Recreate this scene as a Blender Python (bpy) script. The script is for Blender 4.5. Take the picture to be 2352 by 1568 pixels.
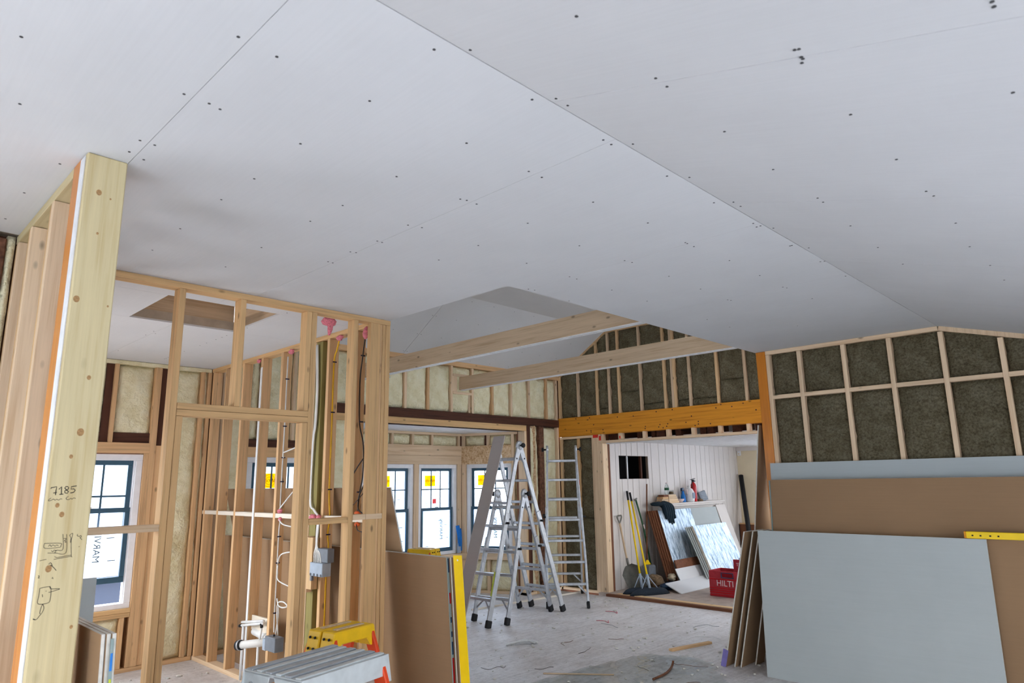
import bpy, bmesh, math, random
from mathutils import Vector, Matrix, noise
random.seed(7)
scene = bpy.context.scene
for o in list(bpy.data.objects):
    bpy.data.objects.remove(o, do_unlink=True)
COL = scene.collection

# ------------------------------------------------------------------ camera
cam_data = bpy.data.cameras.new('camera')
cam_data.sensor_width = 36.0
cam_data.lens = 23.74
cam_data.clip_start = 0.05
cam_data.clip_end = 300
cam = bpy.data.objects.new('camera', cam_data)
COL.objects.link(cam)
yaw, pitch, roll = 0.77226, 0.20393, -0.015926
fw = Vector((-math.sin(yaw) * math.cos(pitch), math.cos(yaw) * math.cos(pitch), math.sin(pitch)))
rt = Vector((math.cos(yaw), math.sin(yaw), 0))
upv = rt.cross(fw)
r2 = rt * math.cos(roll) + upv * math.sin(roll)
u2 = -rt * math.sin(roll) + upv * math.cos(roll)
cam.matrix_world = Matrix(((r2.x, u2.x, -fw.x, 0), (r2.y, u2.y, -fw.y, 0), (r2.z, u2.z, -fw.z, 1.692), (0, 0, 0, 1)))
cam_data.dof.use_dof = True
cam_data.dof.focus_distance = 6.0
cam_data.dof.aperture_fstop = 5.0
scene.camera = cam

# ------------------------------------------------------------------ world: even overcast sky over snow light
world = bpy.data.worlds.new('overcast_sky')
scene.world = world
world.use_nodes = True
wn = world.node_tree.nodes
wl = world.node_tree.links
bg = wn['Background']
tc = wn.new('ShaderNodeTexCoord')
sep = wn.new('ShaderNodeSeparateXYZ')
rmp = wn.new('ShaderNodeValToRGB')
rmp.color_ramp.elements[0].position = 0.0
rmp.color_ramp.elements[0].color = (0.90, 0.945, 1.0, 1)
rmp.color_ramp.elements[1].position = 1.0
rmp.color_ramp.elements[1].color = (0.80, 0.885, 1.0, 1)
wl.new(tc.outputs['Generated'], sep.inputs[0])
wl.new(sep.outputs['Z'], rmp.inputs[0])
wl.new(rmp.outputs[0], bg.inputs[0])
bg.inputs[1].default_value = 8.0

# ------------------------------------------------------------------ exposure
vs = scene.view_settings
vs.view_transform = 'Standard'
vs.look = 'None'
vs.exposure = 0.40
vs.gamma = 1.0
vs.use_curve_mapping = False


def portal(loc, normal, w, h):
    """lets the renderer find the sky through a window opening"""
    l = bpy.data.lights.new('window_daylight', 'AREA')
    l.shape = 'RECTANGLE'
    l.size = w
    l.size_y = h
    l.cycles.is_portal = True
    o = bpy.data.objects.new('window_daylight', l)
    COL.objects.link(o)
    n = Vector(normal).normalized()
    q = n.to_track_quat('-Z', 'Z')
    o.matrix_world = Matrix.Translation(Vector(loc)) @ q.to_matrix().to_4x4()
    return o


# ------------------------------------------------------------------ materials
def lin(c):
    return tuple(((v / 255) / 12.92 if v / 255 <= 0.04045 else ((v / 255 + 0.055) / 1.055) ** 2.4) for v in c) + (1.0,)


class NT:
    def __init__(self, name):
        self.m = bpy.data.materials.new(name)
        self.m.use_nodes = True
        self.t = self.m.node_tree
        self.n = self.t.nodes
        self.b = self.n['Principled BSDF']
        self.out = self.n['Material Output']

    def add(self, typ, **kw):
        nd = self.n.new(typ)
        for k, v in kw.items():
            if k.startswith('i_'):
                nd.inputs[int(k[2:])].default_value = v
            else:
                setattr(nd, k, v)
        return nd

    def link(self, a, b):
        self.t.links.new(a, b)

    def ramp(self, fac, stops):
        r = self.add('ShaderNodeValToRGB')
        el = r.color_ramp.elements
        el[0].position, el[0].color = stops[0]
        el[1].position, el[1].color = stops[-1]
        for p, c in stops[1:-1]:
            e = el.new(p)
            e.color = c
        self.link(fac, r.inputs[0])
        return r.outputs[0]

    def coords(self, scale, kind='Object'):
        t = self.add('ShaderNodeTexCoord')
        mp = self.add('ShaderNodeMapping')
        mp.inputs['Scale'].default_value = scale
        self.link(t.outputs[kind], mp.inputs[0])
        return mp.outputs[0]

    def noise(self, vec, scale, detail=4, rough=0.55):
        nz = self.add('ShaderNodeTexNoise')
        nz.inputs['Scale'].default_value = scale
        nz.inputs['Detail'].default_value = detail
        nz.inputs['Roughness'].default_value = rough
        self.link(vec, nz.inputs['Vector'])
        return nz.outputs['Fac']

    def mix(self, fac, a, b, mode='MIX'):
        m = self.add('ShaderNodeMix', data_type='RGBA', blend_type=mode)
        for sock, val in ((m.inputs[0], fac), (m.inputs[6], a), (m.inputs[7], b)):
            if hasattr(val, 'node'):
                self.link(val, sock)
            else:
                sock.default_value = val
        return m.outputs[2]

    def bump(self, h, strength, dist=0.01):
        bp = self.add('ShaderNodeBump')
        bp.inputs['Strength'].default_value = strength
        bp.inputs['Distance'].default_value = dist
        self.link(h, bp.inputs['Height'])
        self.link(bp.outputs[0], self.b.inputs['Normal'])

    def math(self, op, a, b=0.0):
        m = self.add('ShaderNodeMath', operation=op)
        for sock, val in ((m.inputs[0], a), (m.inputs[1], b)):
            if hasattr(val, 'node'):
                self.link(val, sock)
            else:
                sock.default_value = val
        return m.outputs[0]


def plain(name, c, rough=0.6, metal=0.0, noise_amt=0.08, nscale=12.0, spec=0.35):
    k = NT(name)
    v = k.coords((1, 1, 1))
    f = k.noise(v, nscale, 5)
    base = lin(c)
    dk = tuple(x * (1 - noise_amt * 2) for x in base[:3]) + (1,)
    lt = tuple(min(1, x * (1 + noise_amt)) for x in base[:3]) + (1,)
    k.link(k.ramp(f, [(0.3, dk), (0.7, lt)]), k.b.inputs['Base Color'])
    k.b.inputs['Roughness'].default_value = rough
    k.b.inputs['Metallic'].default_value = metal
    k.b.inputs['Specular IOR Level'].default_value = spec
    return k.m


def wood(name, c, dark=None, grain=0.22, knots=0.9, vary=0.16, rough=0.75):
    k = NT(name)
    base = lin(c)
    dk = lin(dark) if dark else tuple(x * 0.62 for x in base[:3]) + (1,)
    oi = k.add('ShaderNodeObjectInfo')
    t = k.add('ShaderNodeTexCoord')
    off = k.add('ShaderNodeVectorMath', operation='SCALE')
    off.inputs[0].default_value = (7.3, 3.1, 11.7)
    k.link(oi.outputs['Random'], off.inputs['Scale'])
    ad = k.add('ShaderNodeVectorMath', operation='ADD')
    k.link(t.outputs['Object'], ad.inputs[0])
    k.link(off.outputs[0], ad.inputs[1])
    mp = k.add('ShaderNodeMapping')
    mp.inputs['Scale'].default_value = (34, 34, 1.5)
    k.link(ad.outputs[0], mp.inputs[0])
    g = k.noise(mp.outputs[0], 1.0, 5, 0.6)
    mp2 = k.add('ShaderNodeMapping')
    mp2.inputs['Scale'].default_value = (120, 120, 3.0)
    k.link(ad.outputs[0], mp2.inputs[0])
    g2 = k.noise(mp2.outputs[0], 1.0, 3, 0.6)
    f = k.math('ADD', k.math('MULTIPLY', g, 0.7), k.math('MULTIPLY', g2, 0.3))
    col = k.ramp(f, [(0.5 - grain, dk), (0.5, base), (0.72, tuple(min(1, x * 1.12) for x in base[:3]) + (1,))])
    # knots: sparse small dark ellipses
    mp3 = k.add('ShaderNodeMapping')
    mp3.inputs['Scale'].default_value = (9, 9, 4.2)
    k.link(ad.outputs[0], mp3.inputs[0])
    vo = k.add('ShaderNodeTexVoronoi')
    vo.inputs['Scale'].default_value = 1.0
    k.link(mp3.outputs[0], vo.inputs['Vector'])
    kf = k.ramp(vo.outputs['Distance'], [(0.05, (1, 1, 1, 1)), (0.13, (0, 0, 0, 1))])
    kf2 = k.math('MULTIPLY', kf, knots)
    kd = tuple(x * 0.38 for x in base[:3]) + (1,)
    col = k.mix(kf2, col, kd)
    rr = k.math('ADD', k.math('MULTIPLY', oi.outputs['Random'], vary), 1.0 - vary * 0.6)
    comb = k.add('ShaderNodeCombineColor')
    for i in range(3):
        k.link(rr, comb.inputs[i])
    col = k.mix(1.0, col, comb.outputs[0], 'MULTIPLY')
    k.link(col, k.b.inputs['Base Color'])
    k.b.inputs['Roughness'].default_value = rough
    k.b.inputs['Specular IOR Level'].default_value = 0.25
    k.bump(g2, 0.12, 0.004)
    return k.m


def metal(name, c, rough=0.35, dirt=0.25):
    k = NT(name)
    v = k.coords((3, 3, 3))
    f = k.noise(v, 6, 6, 0.65)
    base = lin(c)
    dk = tuple(x * (1 - dirt) for x in base[:3]) + (1,)
    k.link(k.ramp(f, [(0.35, dk), (0.6, base)]), k.b.inputs['Base Color'])
    k.link(k.ramp(f, [(0.3, (rough + 0.25,) * 3 + (1,)), (0.65, (rough,) * 3 + (1,))]), k.b.inputs['Roughness'])
    k.b.inputs['Metallic'].default_value = 0.85
    return k.m


M = {}
M['wood_new'] = wood('wood_new', (222, 186, 140))
M['wood_partition'] = wood('wood_partition', (214, 174, 123))
M['wood_return'] = wood('wood_return', (220, 179, 132), knots=0.8)
M['wood_post'] = wood('wood_post', (205, 188, 146), dark=(188, 164, 116), vary=0.02, knots=0.3)
M['wood_pale'] = wood('wood_pale', (228, 200, 165), dark=(205, 168, 128))
M['wood_tie'] = wood('wood_tie', (208, 182, 150), dark=(174, 142, 108))
M['wood_orange'] = wood('wood_orange', (214, 142, 42), dark=(170, 96, 20), vary=0.05, knots=1.0)
M['wood_orange_edge'] = wood('wood_orange_edge', (205, 124, 30), dark=(180, 100, 22), vary=0.05, knots=0.1)
M['wood_orange_edge'].node_tree.nodes['Principled BSDF'].inputs['Coat Weight'].default_value = 0.7
M['wood_orange_edge'].node_tree.nodes['Principled BSDF'].inputs['Coat Roughness'].default_value = 0.25
M['wood_old'] = wood('wood_old', (84, 52, 38), dark=(40, 24, 18), knots=0.3)
M['wood_old_red'] = wood('wood_old_red', (122, 78, 54), dark=(80, 46, 32), knots=0.3)
M['wood_treated'] = wood('wood_treated', (150, 138, 84), dark=(112, 102, 56), knots=0.5)
M['wood_white'] = wood('wood_white', (232, 222, 205), dark=(205, 190, 165), knots=0.4)
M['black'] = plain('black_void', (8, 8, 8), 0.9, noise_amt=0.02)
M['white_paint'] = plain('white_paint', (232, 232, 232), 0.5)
M['window_white'] = plain('window_white', (240, 240, 242), 0.4, noise_amt=0.03)
M['sash_blue'] = plain('sash_blue', (56, 90, 110), 0.4, noise_amt=0.05)
M['black_rubber'] = plain('black_rubber', (28, 28, 30), 0.7)
M['aluminium'] = metal('aluminium', (196, 199, 203), 0.42, 0.14)
M['aluminium_white'] = plain('aluminium_dull', (206, 212, 213), 0.5, 0.3, 0.05, 20)
M['aluminium_groove'] = plain('aluminium_groove', (176, 182, 187), 0.5, 0.3, 0.08, 20)
M['yellow_plastic'] = plain('yellow_plastic', (238, 190, 20), 0.45, noise_amt=0.06)
M['yellow_bar'] = plain('yellow_bar', (248, 208, 8), 0.4, noise_amt=0.03)
M['orange_fibre'] = plain('orange_fibre', (222, 72, 30), 0.45, noise_amt=0.05)
M['pvc'] = plain('pvc', (232, 232, 230), 0.35, noise_amt=0.04)
M['cable_white'] = plain('cable_white', (226, 224, 218), 0.5, noise_amt=0.04)
M['cable_black'] = plain('cable_black', (48, 38, 32), 0.5)
M['cable_yellow'] = plain('cable_yellow', (226, 172, 22), 0.45)
M['staple'] = plain('staple', (40, 36, 60), 0.5)
M['box_grey'] = plain('box_grey', (118, 124, 132), 0.5)
M['box_lightgrey'] = plain('box_lightgrey', (165, 178, 192), 0.5)
M['pink_foam'] = plain('pink_foam', (226, 130, 142), 0.9, noise_amt=0.2, nscale=60)
M['orange_foam'] = plain('orange_foam', (214, 100, 52), 0.9, noise_amt=0.2, nscale=60)
M['red_paint'] = plain('red_paint', (214, 48, 34), 0.7)
M['ink'] = plain('ink', (42, 36, 32), 0.8)
M['screw_dark'] = plain('screw_dark', (70, 70, 72), 0.6)
M['brush_dark'] = plain('brush_dark', (44, 52, 62), 0.95, noise_amt=0.3, nscale=200)
M['glove'] = plain('glove_dark', (22, 42, 54), 0.95, noise_amt=0.25, nscale=80)
M['crate_red'] = plain('crate_red', (172, 44, 54), 0.45)
M['print_white'] = plain('print_white', (225, 205, 205), 0.5)
M['blue'] = plain('blue_plastic', (20, 120, 205), 0.4)
M['dark_blue'] = plain('dark_blue', (30, 60, 90), 0.4)
M['extinguisher_red'] = plain('extinguisher_red', (190, 30, 32), 0.35)
M['label_red'] = plain('label_red', (228, 50, 50), 0.6)
M['label_yellow'] = plain('label_yellow', (252, 196, 20), 0.6)
M['label_yellow_dark'] = plain('label_yellow_dark', (228, 150, 10), 0.6)
M['label_paper'] = plain('label_paper', (206, 216, 214), 0.7)
M['label_ink'] = plain('label_ink', (70, 84, 92), 0.7)
M['label_purple'] = plain('label_purple', (128, 118, 180), 0.6)
M['shovel_grey'] = plain('shovel_grey', (132, 130, 122), 0.5, 0.4, 0.2, 8)
M['sack'] = plain('sack', (120, 98, 74), 0.95, noise_amt=0.3, nscale=30)
M['cream_wall'] = plain('cream_wall', (226, 210, 178), 0.7, noise_amt=0.03, nscale=3)
M['kitchen_white'] = plain('kitchen_white', (220, 212, 205), 0.55, noise_amt=0.03, nscale=3)
M['groove'] = plain('groove_line', (150, 130, 112), 0.8)
M['snow'] = plain('snow', (228, 232, 240), 0.9, noise_amt=0.05, nscale=2)
M['fence_grey'] = plain('fence_grey', (74, 82, 98), 0.8, noise_amt=0.05, nscale=2)
M['pale_siding'] = plain('pale_siding', (196, 204, 214), 0.8, noise_amt=0.03, nscale=2)
M['knot'] = plain('knot_brown', (172, 132, 86), 0.8, noise_amt=0.2, nscale=150)
M['house_glass'] = plain('house_glass', (150, 160, 174), 0.3)
M['brick_old'] = plain('brick_old', (120, 82, 62), 0.9, noise_amt=0.3, nscale=25)


def drywall_mat(name, c, streak=0.03):
    k = NT(name)
    v = k.coords((1, 1, 1))
    f = k.noise(v, 1.3, 4, 0.6)
    v2 = k.coords((3, 90, 90))
    g = k.noise(v2, 1.0, 3)
    base = lin(c)
    a = tuple(x * (1 - streak * 1.5) for x in base[:3]) + (1,)
    b_ = tuple(min(1, x * (1 + streak)) for x in base[:3]) + (1,)
    col = k.ramp(k.math('ADD', k.math('MULTIPLY', f, 0.7), k.math('MULTIPLY', g, 0.3)), [(0.35, a), (0.65, b_)])
    k.link(col, k.b.inputs['Base Color'])
    k.b.inputs['Roughness'].default_value = 0.85
    k.b.inputs['Specular IOR Level'].default_value = 0.2
    return k.m


M['drywall'] = drywall_mat('drywall_ceiling', (218, 218, 218))
M['drywall_face'] = drywall_mat('drywall_face', (180, 186, 185))
M['drywall_strip'] = drywall_mat('drywall_strip_paper', (176, 166, 160))
M['drywall_back'] = drywall_mat('drywall_back', (152, 122, 92), 0.05)
M['gypsum'] = plain('gypsum', (214, 210, 200), 0.9, noise_amt=0.08, nscale=30)
M['seam_backing'] = plain('seam_backing', (190, 174, 154), 0.9)
M['osb'] = None


def osb():
    k = NT('osb')
    v = k.coords((1, 1, 1))
    vo = k.add('ShaderNodeTexVoronoi')
    vo.inputs['Scale'].default_value = 38
    mp = k.coords((0.6, 1.5, 0.6))
    n1 = k.noise(mp, 20, 2)
    k.link(v, vo.inputs['Vector'])
    f = k.math('ADD', k.math('MULTIPLY', vo.outputs['Distance'], 0.5), k.math('MULTIPLY', n1, 0.7))
    k.link(k.ramp(f, [(0.3, lin((168, 120, 78))), (0.55, lin((214, 176, 130))), (0.8, lin((232, 204, 164)))]), k.b.inputs['Base Color'])
    k.b.inputs['Roughness'].default_value = 0.8
    return k.m


M['osb'] = osb()


def foam_mat():
    k = NT('spray_foam')
    v = k.coords((1, 1, 1), 'Object')
    f = k.noise(v, 7, 5, 0.6)
    f2 = k.noise(v, 45, 4, 0.6)
    col = k.ramp(f, [(0.3, lin((226, 213, 166))), (0.55, lin((243, 234, 198))), (0.8, lin((247, 242, 214)))])
    k.link(col, k.b.inputs['Base Color'])
    k.b.inputs['Roughness'].default_value = 0.8
    k.b.inputs['Specular IOR Level'].default_value = 0.25
    f4 = k.noise(v, 18, 3, 0.5)
    k.bump(k.math('ADD', k.math('ADD', k.math('MULTIPLY', f2, 0.35), k.math('MULTIPLY', f4, 0.7)), f), 0.7, 0.045)
    return k.m


M['foam'] = foam_mat()


def wool_mat():
    k = NT('mineral_wool')
    v = k.coords((1, 1, 1), 'Object')
    f = k.noise(v, 5, 6, 0.7)
    f2 = k.noise(v, 55, 6, 0.75)
    nz = k.add('ShaderNodeTexNoise')
    nz.inputs['Scale'].default_value = 9
    nz.inputs['Detail'].default_value = 6
    nz.inputs['Distortion'].default_value = 2.2
    k.link(v, nz.inputs['Vector'])
    col = k.ramp(f, [(0.3, lin((100, 91, 68))), (0.5, lin((130, 120, 95))), (0.75, lin((150, 142, 118)))])
    col2 = k.ramp(f2, [(0.32, lin((110, 106, 96))), (0.6, (1, 1, 1, 1))])
    col = k.mix(0.8, col, col2, 'MULTIPLY')
    k.link(col, k.b.inputs['Base Color'])
    k.b.inputs['Roughness'].default_value = 0.95
    k.b.inputs['Specular IOR Level'].default_value = 0.1
    k.bump(k.math('ADD', k.math('MULTIPLY', f2, 0.6), nz.outputs['Fac']), 0.9, 0.03)
    return k.m


M['wool'] = wool_mat()


def floor_mat():
    k = NT('dusty_subfloor')
    v = k.coords((1, 1, 1), 'Object')
    f = k.noise(v, 1.6, 8, 0.65)
    f2 = k.noise(v, 26, 6, 0.7)
    v3 = k.coords((2, 30, 2))
    f3 = k.noise(v3, 1.0, 4)
    col = k.ramp(f, [(0.3, lin((202, 194, 190))), (0.5, lin((224, 220, 219))), (0.72, lin((234, 232, 233)))])
    col = k.mix(0.6, col, k.ramp(f2, [(0.3, lin((196, 193, 192))), (0.55, (1, 1, 1, 1))]), 'MULTIPLY')
    col = k.mix(0.25, col, k.ramp(f3, [(0.35, lin((176, 168, 160))), (0.6, (1, 1, 1, 1))]), 'MULTIPLY')
    k.link(col, k.b.inputs['Base Color'])
    k.b.inputs['Roughness'].default_value = 0.48
    k.b.inputs['Specular IOR Level'].default_value = 0.5
    k.bump(f2, 0.1, 0.01)
    return k.m


M['floor'] = floor_mat()
M['kitchen_floor'] = plain('kitchen_floor', (176, 160, 148), 0.7, noise_amt=0.12, nscale=8)


def glass_mat(name, tint, film=0.0, filmcol=(0.8, 0.9, 1.0)):
    k = NT(name)
    tr = k.add('ShaderNodeBsdfTransparent')
    tr.inputs[0].default_value = tint + (1,)
    gl = k.add('ShaderNodeBsdfGlossy')
    gl.inputs['Roughness'].default_value = 0.03
    lw = k.add('ShaderNodeLayerWeight')
    lw.inputs['Blend'].default_value = 0.25
    mx = k.add('ShaderNodeMixShader')
    k.link(k.math('MULTIPLY', lw.outputs['Fresnel'], 0.6), mx.inputs[0])
    k.link(tr.outputs[0], mx.inputs[1])
    k.link(gl.outputs[0], mx.inputs[2])
    last = mx.outputs[0]
    if film > 0:
        tl = k.add('ShaderNodeBsdfTranslucent')
        v = k.coords((1, 1, 1))
        f = k.noise(v, 3, 4)
        a = tuple(c * 0.85 for c in filmcol) + (1,)
        k.link(k.ramp(f, [(0.3, a), (0.7, filmcol + (1,))]), tl.inputs[0])
        m2 = k.add('ShaderNodeMixShader')
        m2.inputs[0].default_value = film
        k.link(last, m2.inputs[1])
        k.link(tl.outputs[0], m2.inputs[2])
        last = m2.outputs[0]
    k.link(last, k.out.inputs['Surface'])
    return k.m


M['glass'] = glass_mat('window_glass', (0.9, 0.93, 0.96))
M['glass_film'] = glass_mat('filmed_glass', (0.60, 0.665, 0.74), 0.12, (0.5, 0.6, 0.72))
M['glass_thinfilm'] = glass_mat('thin_filmed_glass', (0.90, 0.92, 0.95), 0.06, (0.6, 0.66, 0.76))
M['plastic_film'] = glass_mat('plastic_film', (0.93, 0.96, 0.955), 0.04, (0.7, 0.78, 0.76))


def label_mat(name, c, t=0.6, clear=0.0):
    k = NT(name)
    base = lin(c)
    v = k.coords((1, 1, 1))
    f = k.noise(v, 40, 3)
    col = k.ramp(f, [(0.3, tuple(x * 0.92 for x in base[:3]) + (1,)), (0.7, base)])
    df = k.add('ShaderNodeBsdfDiffuse')
    tl = k.add('ShaderNodeBsdfTranslucent')
    mx = k.add('ShaderNodeMixShader')
    mx.inputs[0].default_value = t
    k.link(col, df.inputs[0]); k.link(col, tl.inputs[0])
    k.link(df.outputs[0], mx.inputs[1]); k.link(tl.outputs[0], mx.inputs[2])
    last = mx.outputs[0]
    if clear:
        tr = k.add('ShaderNodeBsdfTransparent')
        m2 = k.add('ShaderNodeMixShader')
        m2.inputs[0].default_value = clear
        k.link(last, m2.inputs[1]); k.link(tr.outputs[0], m2.inputs[2])
        last = m2.outputs[0]
    k.link(last, k.out.inputs['Surface'])
    return k.m


M['label_red'] = label_mat('label_red', (228, 40, 44))
M['label_yellow'] = label_mat('label_yellow', (255, 224, 40))
M['label_yellow_dark'] = label_mat('label_yellow_dark', (250, 196, 12))
M['label_text'] = label_mat('label_text', (176, 120, 10))
M['label_paper'] = label_mat('label_paper', (196, 210, 208))
M['label_clear'] = label_mat('label_clear', (206, 216, 216), 0.6, 0.7)


def foil_mat():
    k = NT('foil_facing')
    v = k.coords((1, 1, 1))
    f = k.noise(v, 9, 6, 0.7)
    f9 = k.noise(k.coords((14, 3, 14)), 1.5, 5, 0.7)
    k.link(k.ramp(f9, [(0.36, lin((96, 116, 134))), (0.5, lin((176, 192, 206))), (0.62, lin((214, 224, 232)))]), k.b.inputs['Base Color'])  # light and shade of the crinkles painted into the colour as streaks
    k.b.inputs['Metallic'].default_value = 0.8
    k.link(k.ramp(f, [(0.3, (0.55,) * 3 + (1,)), (0.7, (0.34,) * 3 + (1,))]), k.b.inputs['Roughness'])
    k.bump(f, 0.6, 0.04)
    return k.m


M['foil'] = foil_mat()


# ------------------------------------------------------------------ mesh helpers
def wm(o):
    return (wm(o.parent) @ o.matrix_basis) if o.parent else o.matrix_basis.copy()


def put(o, mat_world, parent):
    COL.objects.link(o)
    if parent is not None:
        o.parent = parent
        o.matrix_basis = wm(parent).inverted() @ mat_world
    else:
        o.matrix_basis = mat_world
    return o


def mk(name, bm, mat, parent=None, mw=None, smooth=False):
    me = bpy.data.meshes.new(name)
    bm.normal_update()
    bm.to_mesh(me)
    bm.free()
    if smooth:
        me.polygons.foreach_set('use_smooth', [True] * len(me.polygons))
    me.materials.append(M[mat] if isinstance(mat, str) else mat)
    o = bpy.data.objects.new(name, me)
    return put(o, mw if mw is not None else Matrix(), parent)


def tag(o, label=None, cat=None, group=None, kind=None):
    if label: o['label'] = label
    if cat: o['category'] = cat
    if group: o['group'] = group
    if kind: o['kind'] = kind
    return o


def thing(name, label, cat, loc=(0, 0, 0), group=None, kind=None):
    o = bpy.data.objects.new(name, None)
    o.empty_display_size = 0.1
    COL.objects.link(o)
    o.matrix_basis = Matrix.Translation(Vector(loc))
    return tag(o, label, cat, group, kind)


def struct(name, label, cat, loc=(0, 0, 0)):
    return thing(name, label, cat, loc, None, 'structure')


def frame(o, x, y, z):
    x, y, z, o = Vector(x), Vector(y), Vector(z), Vector(o)
    return Matrix(((x.x, y.x, z.x, o.x), (x.y, y.y, z.y, o.y), (x.z, y.z, z.z, o.z), (0, 0, 0, 1)))


def box_bm(sx, sy, sz, bev=0.0, bm=None, at=(0, 0, 0)):
    bm = bm or bmesh.new()
    r = bmesh.ops.create_cube(bm, size=1.0, matrix=Matrix.Translation(Vector(at)) @ Matrix.Diagonal((sx, sy, sz, 1)))
    if bev > 0:
        es = list({e for v in r['verts'] for e in v.link_edges})
        bmesh.ops.bevel(bm, geom=es, offset=min(bev, 0.45 * min(sx, sy, sz)), segments=1, affect='EDGES')
    return bm


def board(name, p0, p1, w, t, mat, parent=None, side=None, bev=0.002):
    """a length of timber from p0 to p1; w is its size along `side`, t across; local Z runs with the grain"""
    p0, p1 = Vector(p0), Vector(p1)
    d = p1 - p0
    L = d.length
    z = d.normalized()
    s = Vector(side) if side is not None else (Vector((1, 0, 0)) if abs(z.x) < 0.9 else Vector((0, 1, 0)))
    x = (s - z * s.dot(z)).normalized()
    y = z.cross(x)
    return mk(name, box_bm(w, t, L, bev), mat, parent, frame((p0 + p1) / 2, x, y, z))


def bx(name, xr, yr, zr, mat, parent=None, bev=0.002, axis=None):
    """axis aligned piece; grain along its longest side"""
    c = Vector(((xr[0] + xr[1]) / 2, (yr[0] + yr[1]) / 2, (zr[0] + zr[1]) / 2))
    s = [abs(xr[1] - xr[0]), abs(yr[1] - yr[0]), abs(zr[1] - zr[0])]
    a = axis if axis is not None else s.index(max(s))
    if a == 2:
        fr = frame(c, (1, 0, 0), (0, 1, 0), (0, 0, 1)); d = (s[0], s[1], s[2])
    elif a == 0:
        fr = frame(c, (0, 1, 0), (0, 0, 1), (1, 0, 0)); d = (s[1], s[2], s[0])
    else:
        fr = frame(c, (0, 0, 1), (1, 0, 0), (0, 1, 0)); d = (s[2], s[0], s[1])
    return mk(name, box_bm(*d, bev), mat, parent, fr)


def prism(name, pts, depth, mat, parent=None, mw=None, bev=0.0):
    """polygon in local XY extruded along local Z by depth"""
    bm = bmesh.new()
    vs = [bm.verts.new((p[0], p[1], 0)) for p in pts]
    f = bm.faces.new(vs)
    r = bmesh.ops.extrude_face_region(bm, geom=[f])
    bmesh.ops.translate(bm, vec=(0, 0, depth), verts=[v for v in r['geom'] if isinstance(v, bmesh.types.BMVert)])
    bmesh.ops.recalc_face_normals(bm, faces=bm.faces)
    if bev > 0:
        bmesh.ops.bevel(bm, geom=list(bm.edges), offset=bev, segments=1, affect='EDGES')
    return mk(name, bm, mat, parent, mw)


def spline(pts, n=6):
    pts = [Vector(p) for p in pts]
    if len(pts) < 3:
        return pts
    out = []
    P = [pts[0]] + pts + [pts[-1]]
    for i in range(1, len(P) - 2):
        a, b, c, d = P[i - 1], P[i], P[i + 1], P[i + 2]
        for k in range(n):
            t = k / n
            out.append(0.5 * ((2 * b) + (c - a) * t + (2 * a - 5 * b + 4 * c - d) * t * t + (3 * b - a - 3 * c + d) * t ** 3))
    out.append(pts[-1])
    return out


def tube_bm(pts, r, sides=8, bm=None, smooth=True, flat=1.0):
    bm = bm or bmesh.new()
    pts = spline(pts) if smooth else [Vector(p) for p in pts]
    rings = []
    nrm = None
    for i, p in enumerate(pts):
        a = pts[max(0, i - 1)]
        b = pts[min(len(pts) - 1, i + 1)]
        d = (b - a)
        d = d.normalized() if d.length > 1e-9 else Vector((0, 0, 1))
        if nrm is None:
            nrm = d.orthogonal().normalized()
        nrm = (nrm - d * nrm.dot(d))
        nrm = nrm.normalized() if nrm.length > 1e-6 else d.orthogonal().normalized()
        bn = d.cross(nrm)
        rad = r[i] if isinstance(r, (list, tuple)) else r
        rings.append([bm.verts.new(p + (nrm * math.cos(t) + bn * math.sin(t) * flat) * rad) for t in [2 * math.pi * k / sides for k in range(sides)]])
    for a, b in zip(rings, rings[1:]):
        for k in range(sides):
            bm.faces.new((a[k], a[(k + 1) % sides], b[(k + 1) % sides], b[k]))
    bm.faces.new(rings[0][::-1])
    bm.faces.new(rings[-1])
    return bm


def tube(name, pts, r, mat, parent=None, sides=8, smooth=True, flat=1.0):
    o = Vector(pts[0])
    return mk(name, tube_bm([Vector(p) - o for p in pts], r, sides, None, smooth, flat), mat, parent, Matrix.Translation(o), True)


def lathe_bm(prof, n=20, bm=None):
    bm = bm or bmesh.new()
    rings = []
    for r, z in prof:
        rings.append([bm.verts.new((r * math.cos(2 * math.pi * k / n), r * math.sin(2 * math.pi * k / n), z)) for k in range(n)])
    for a, b in zip(rings, rings[1:]):
        for k in range(n):
            bm.faces.new((a[k], a[(k + 1) % n], b[(k + 1) % n], b[k]))
    bm.faces.new(rings[0][::-1])
    bm.faces.new(rings[-1])
    return bm


def lathe(name, prof, loc, mat, parent=None, n=20, axis=(0, 0, 1)):
    z = Vector(axis).normalized()
    x = z.orthogonal().normalized()
    return mk(name, lathe_bm(prof, n), mat, parent, frame(loc, x, z.cross(x), z), True)


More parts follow.
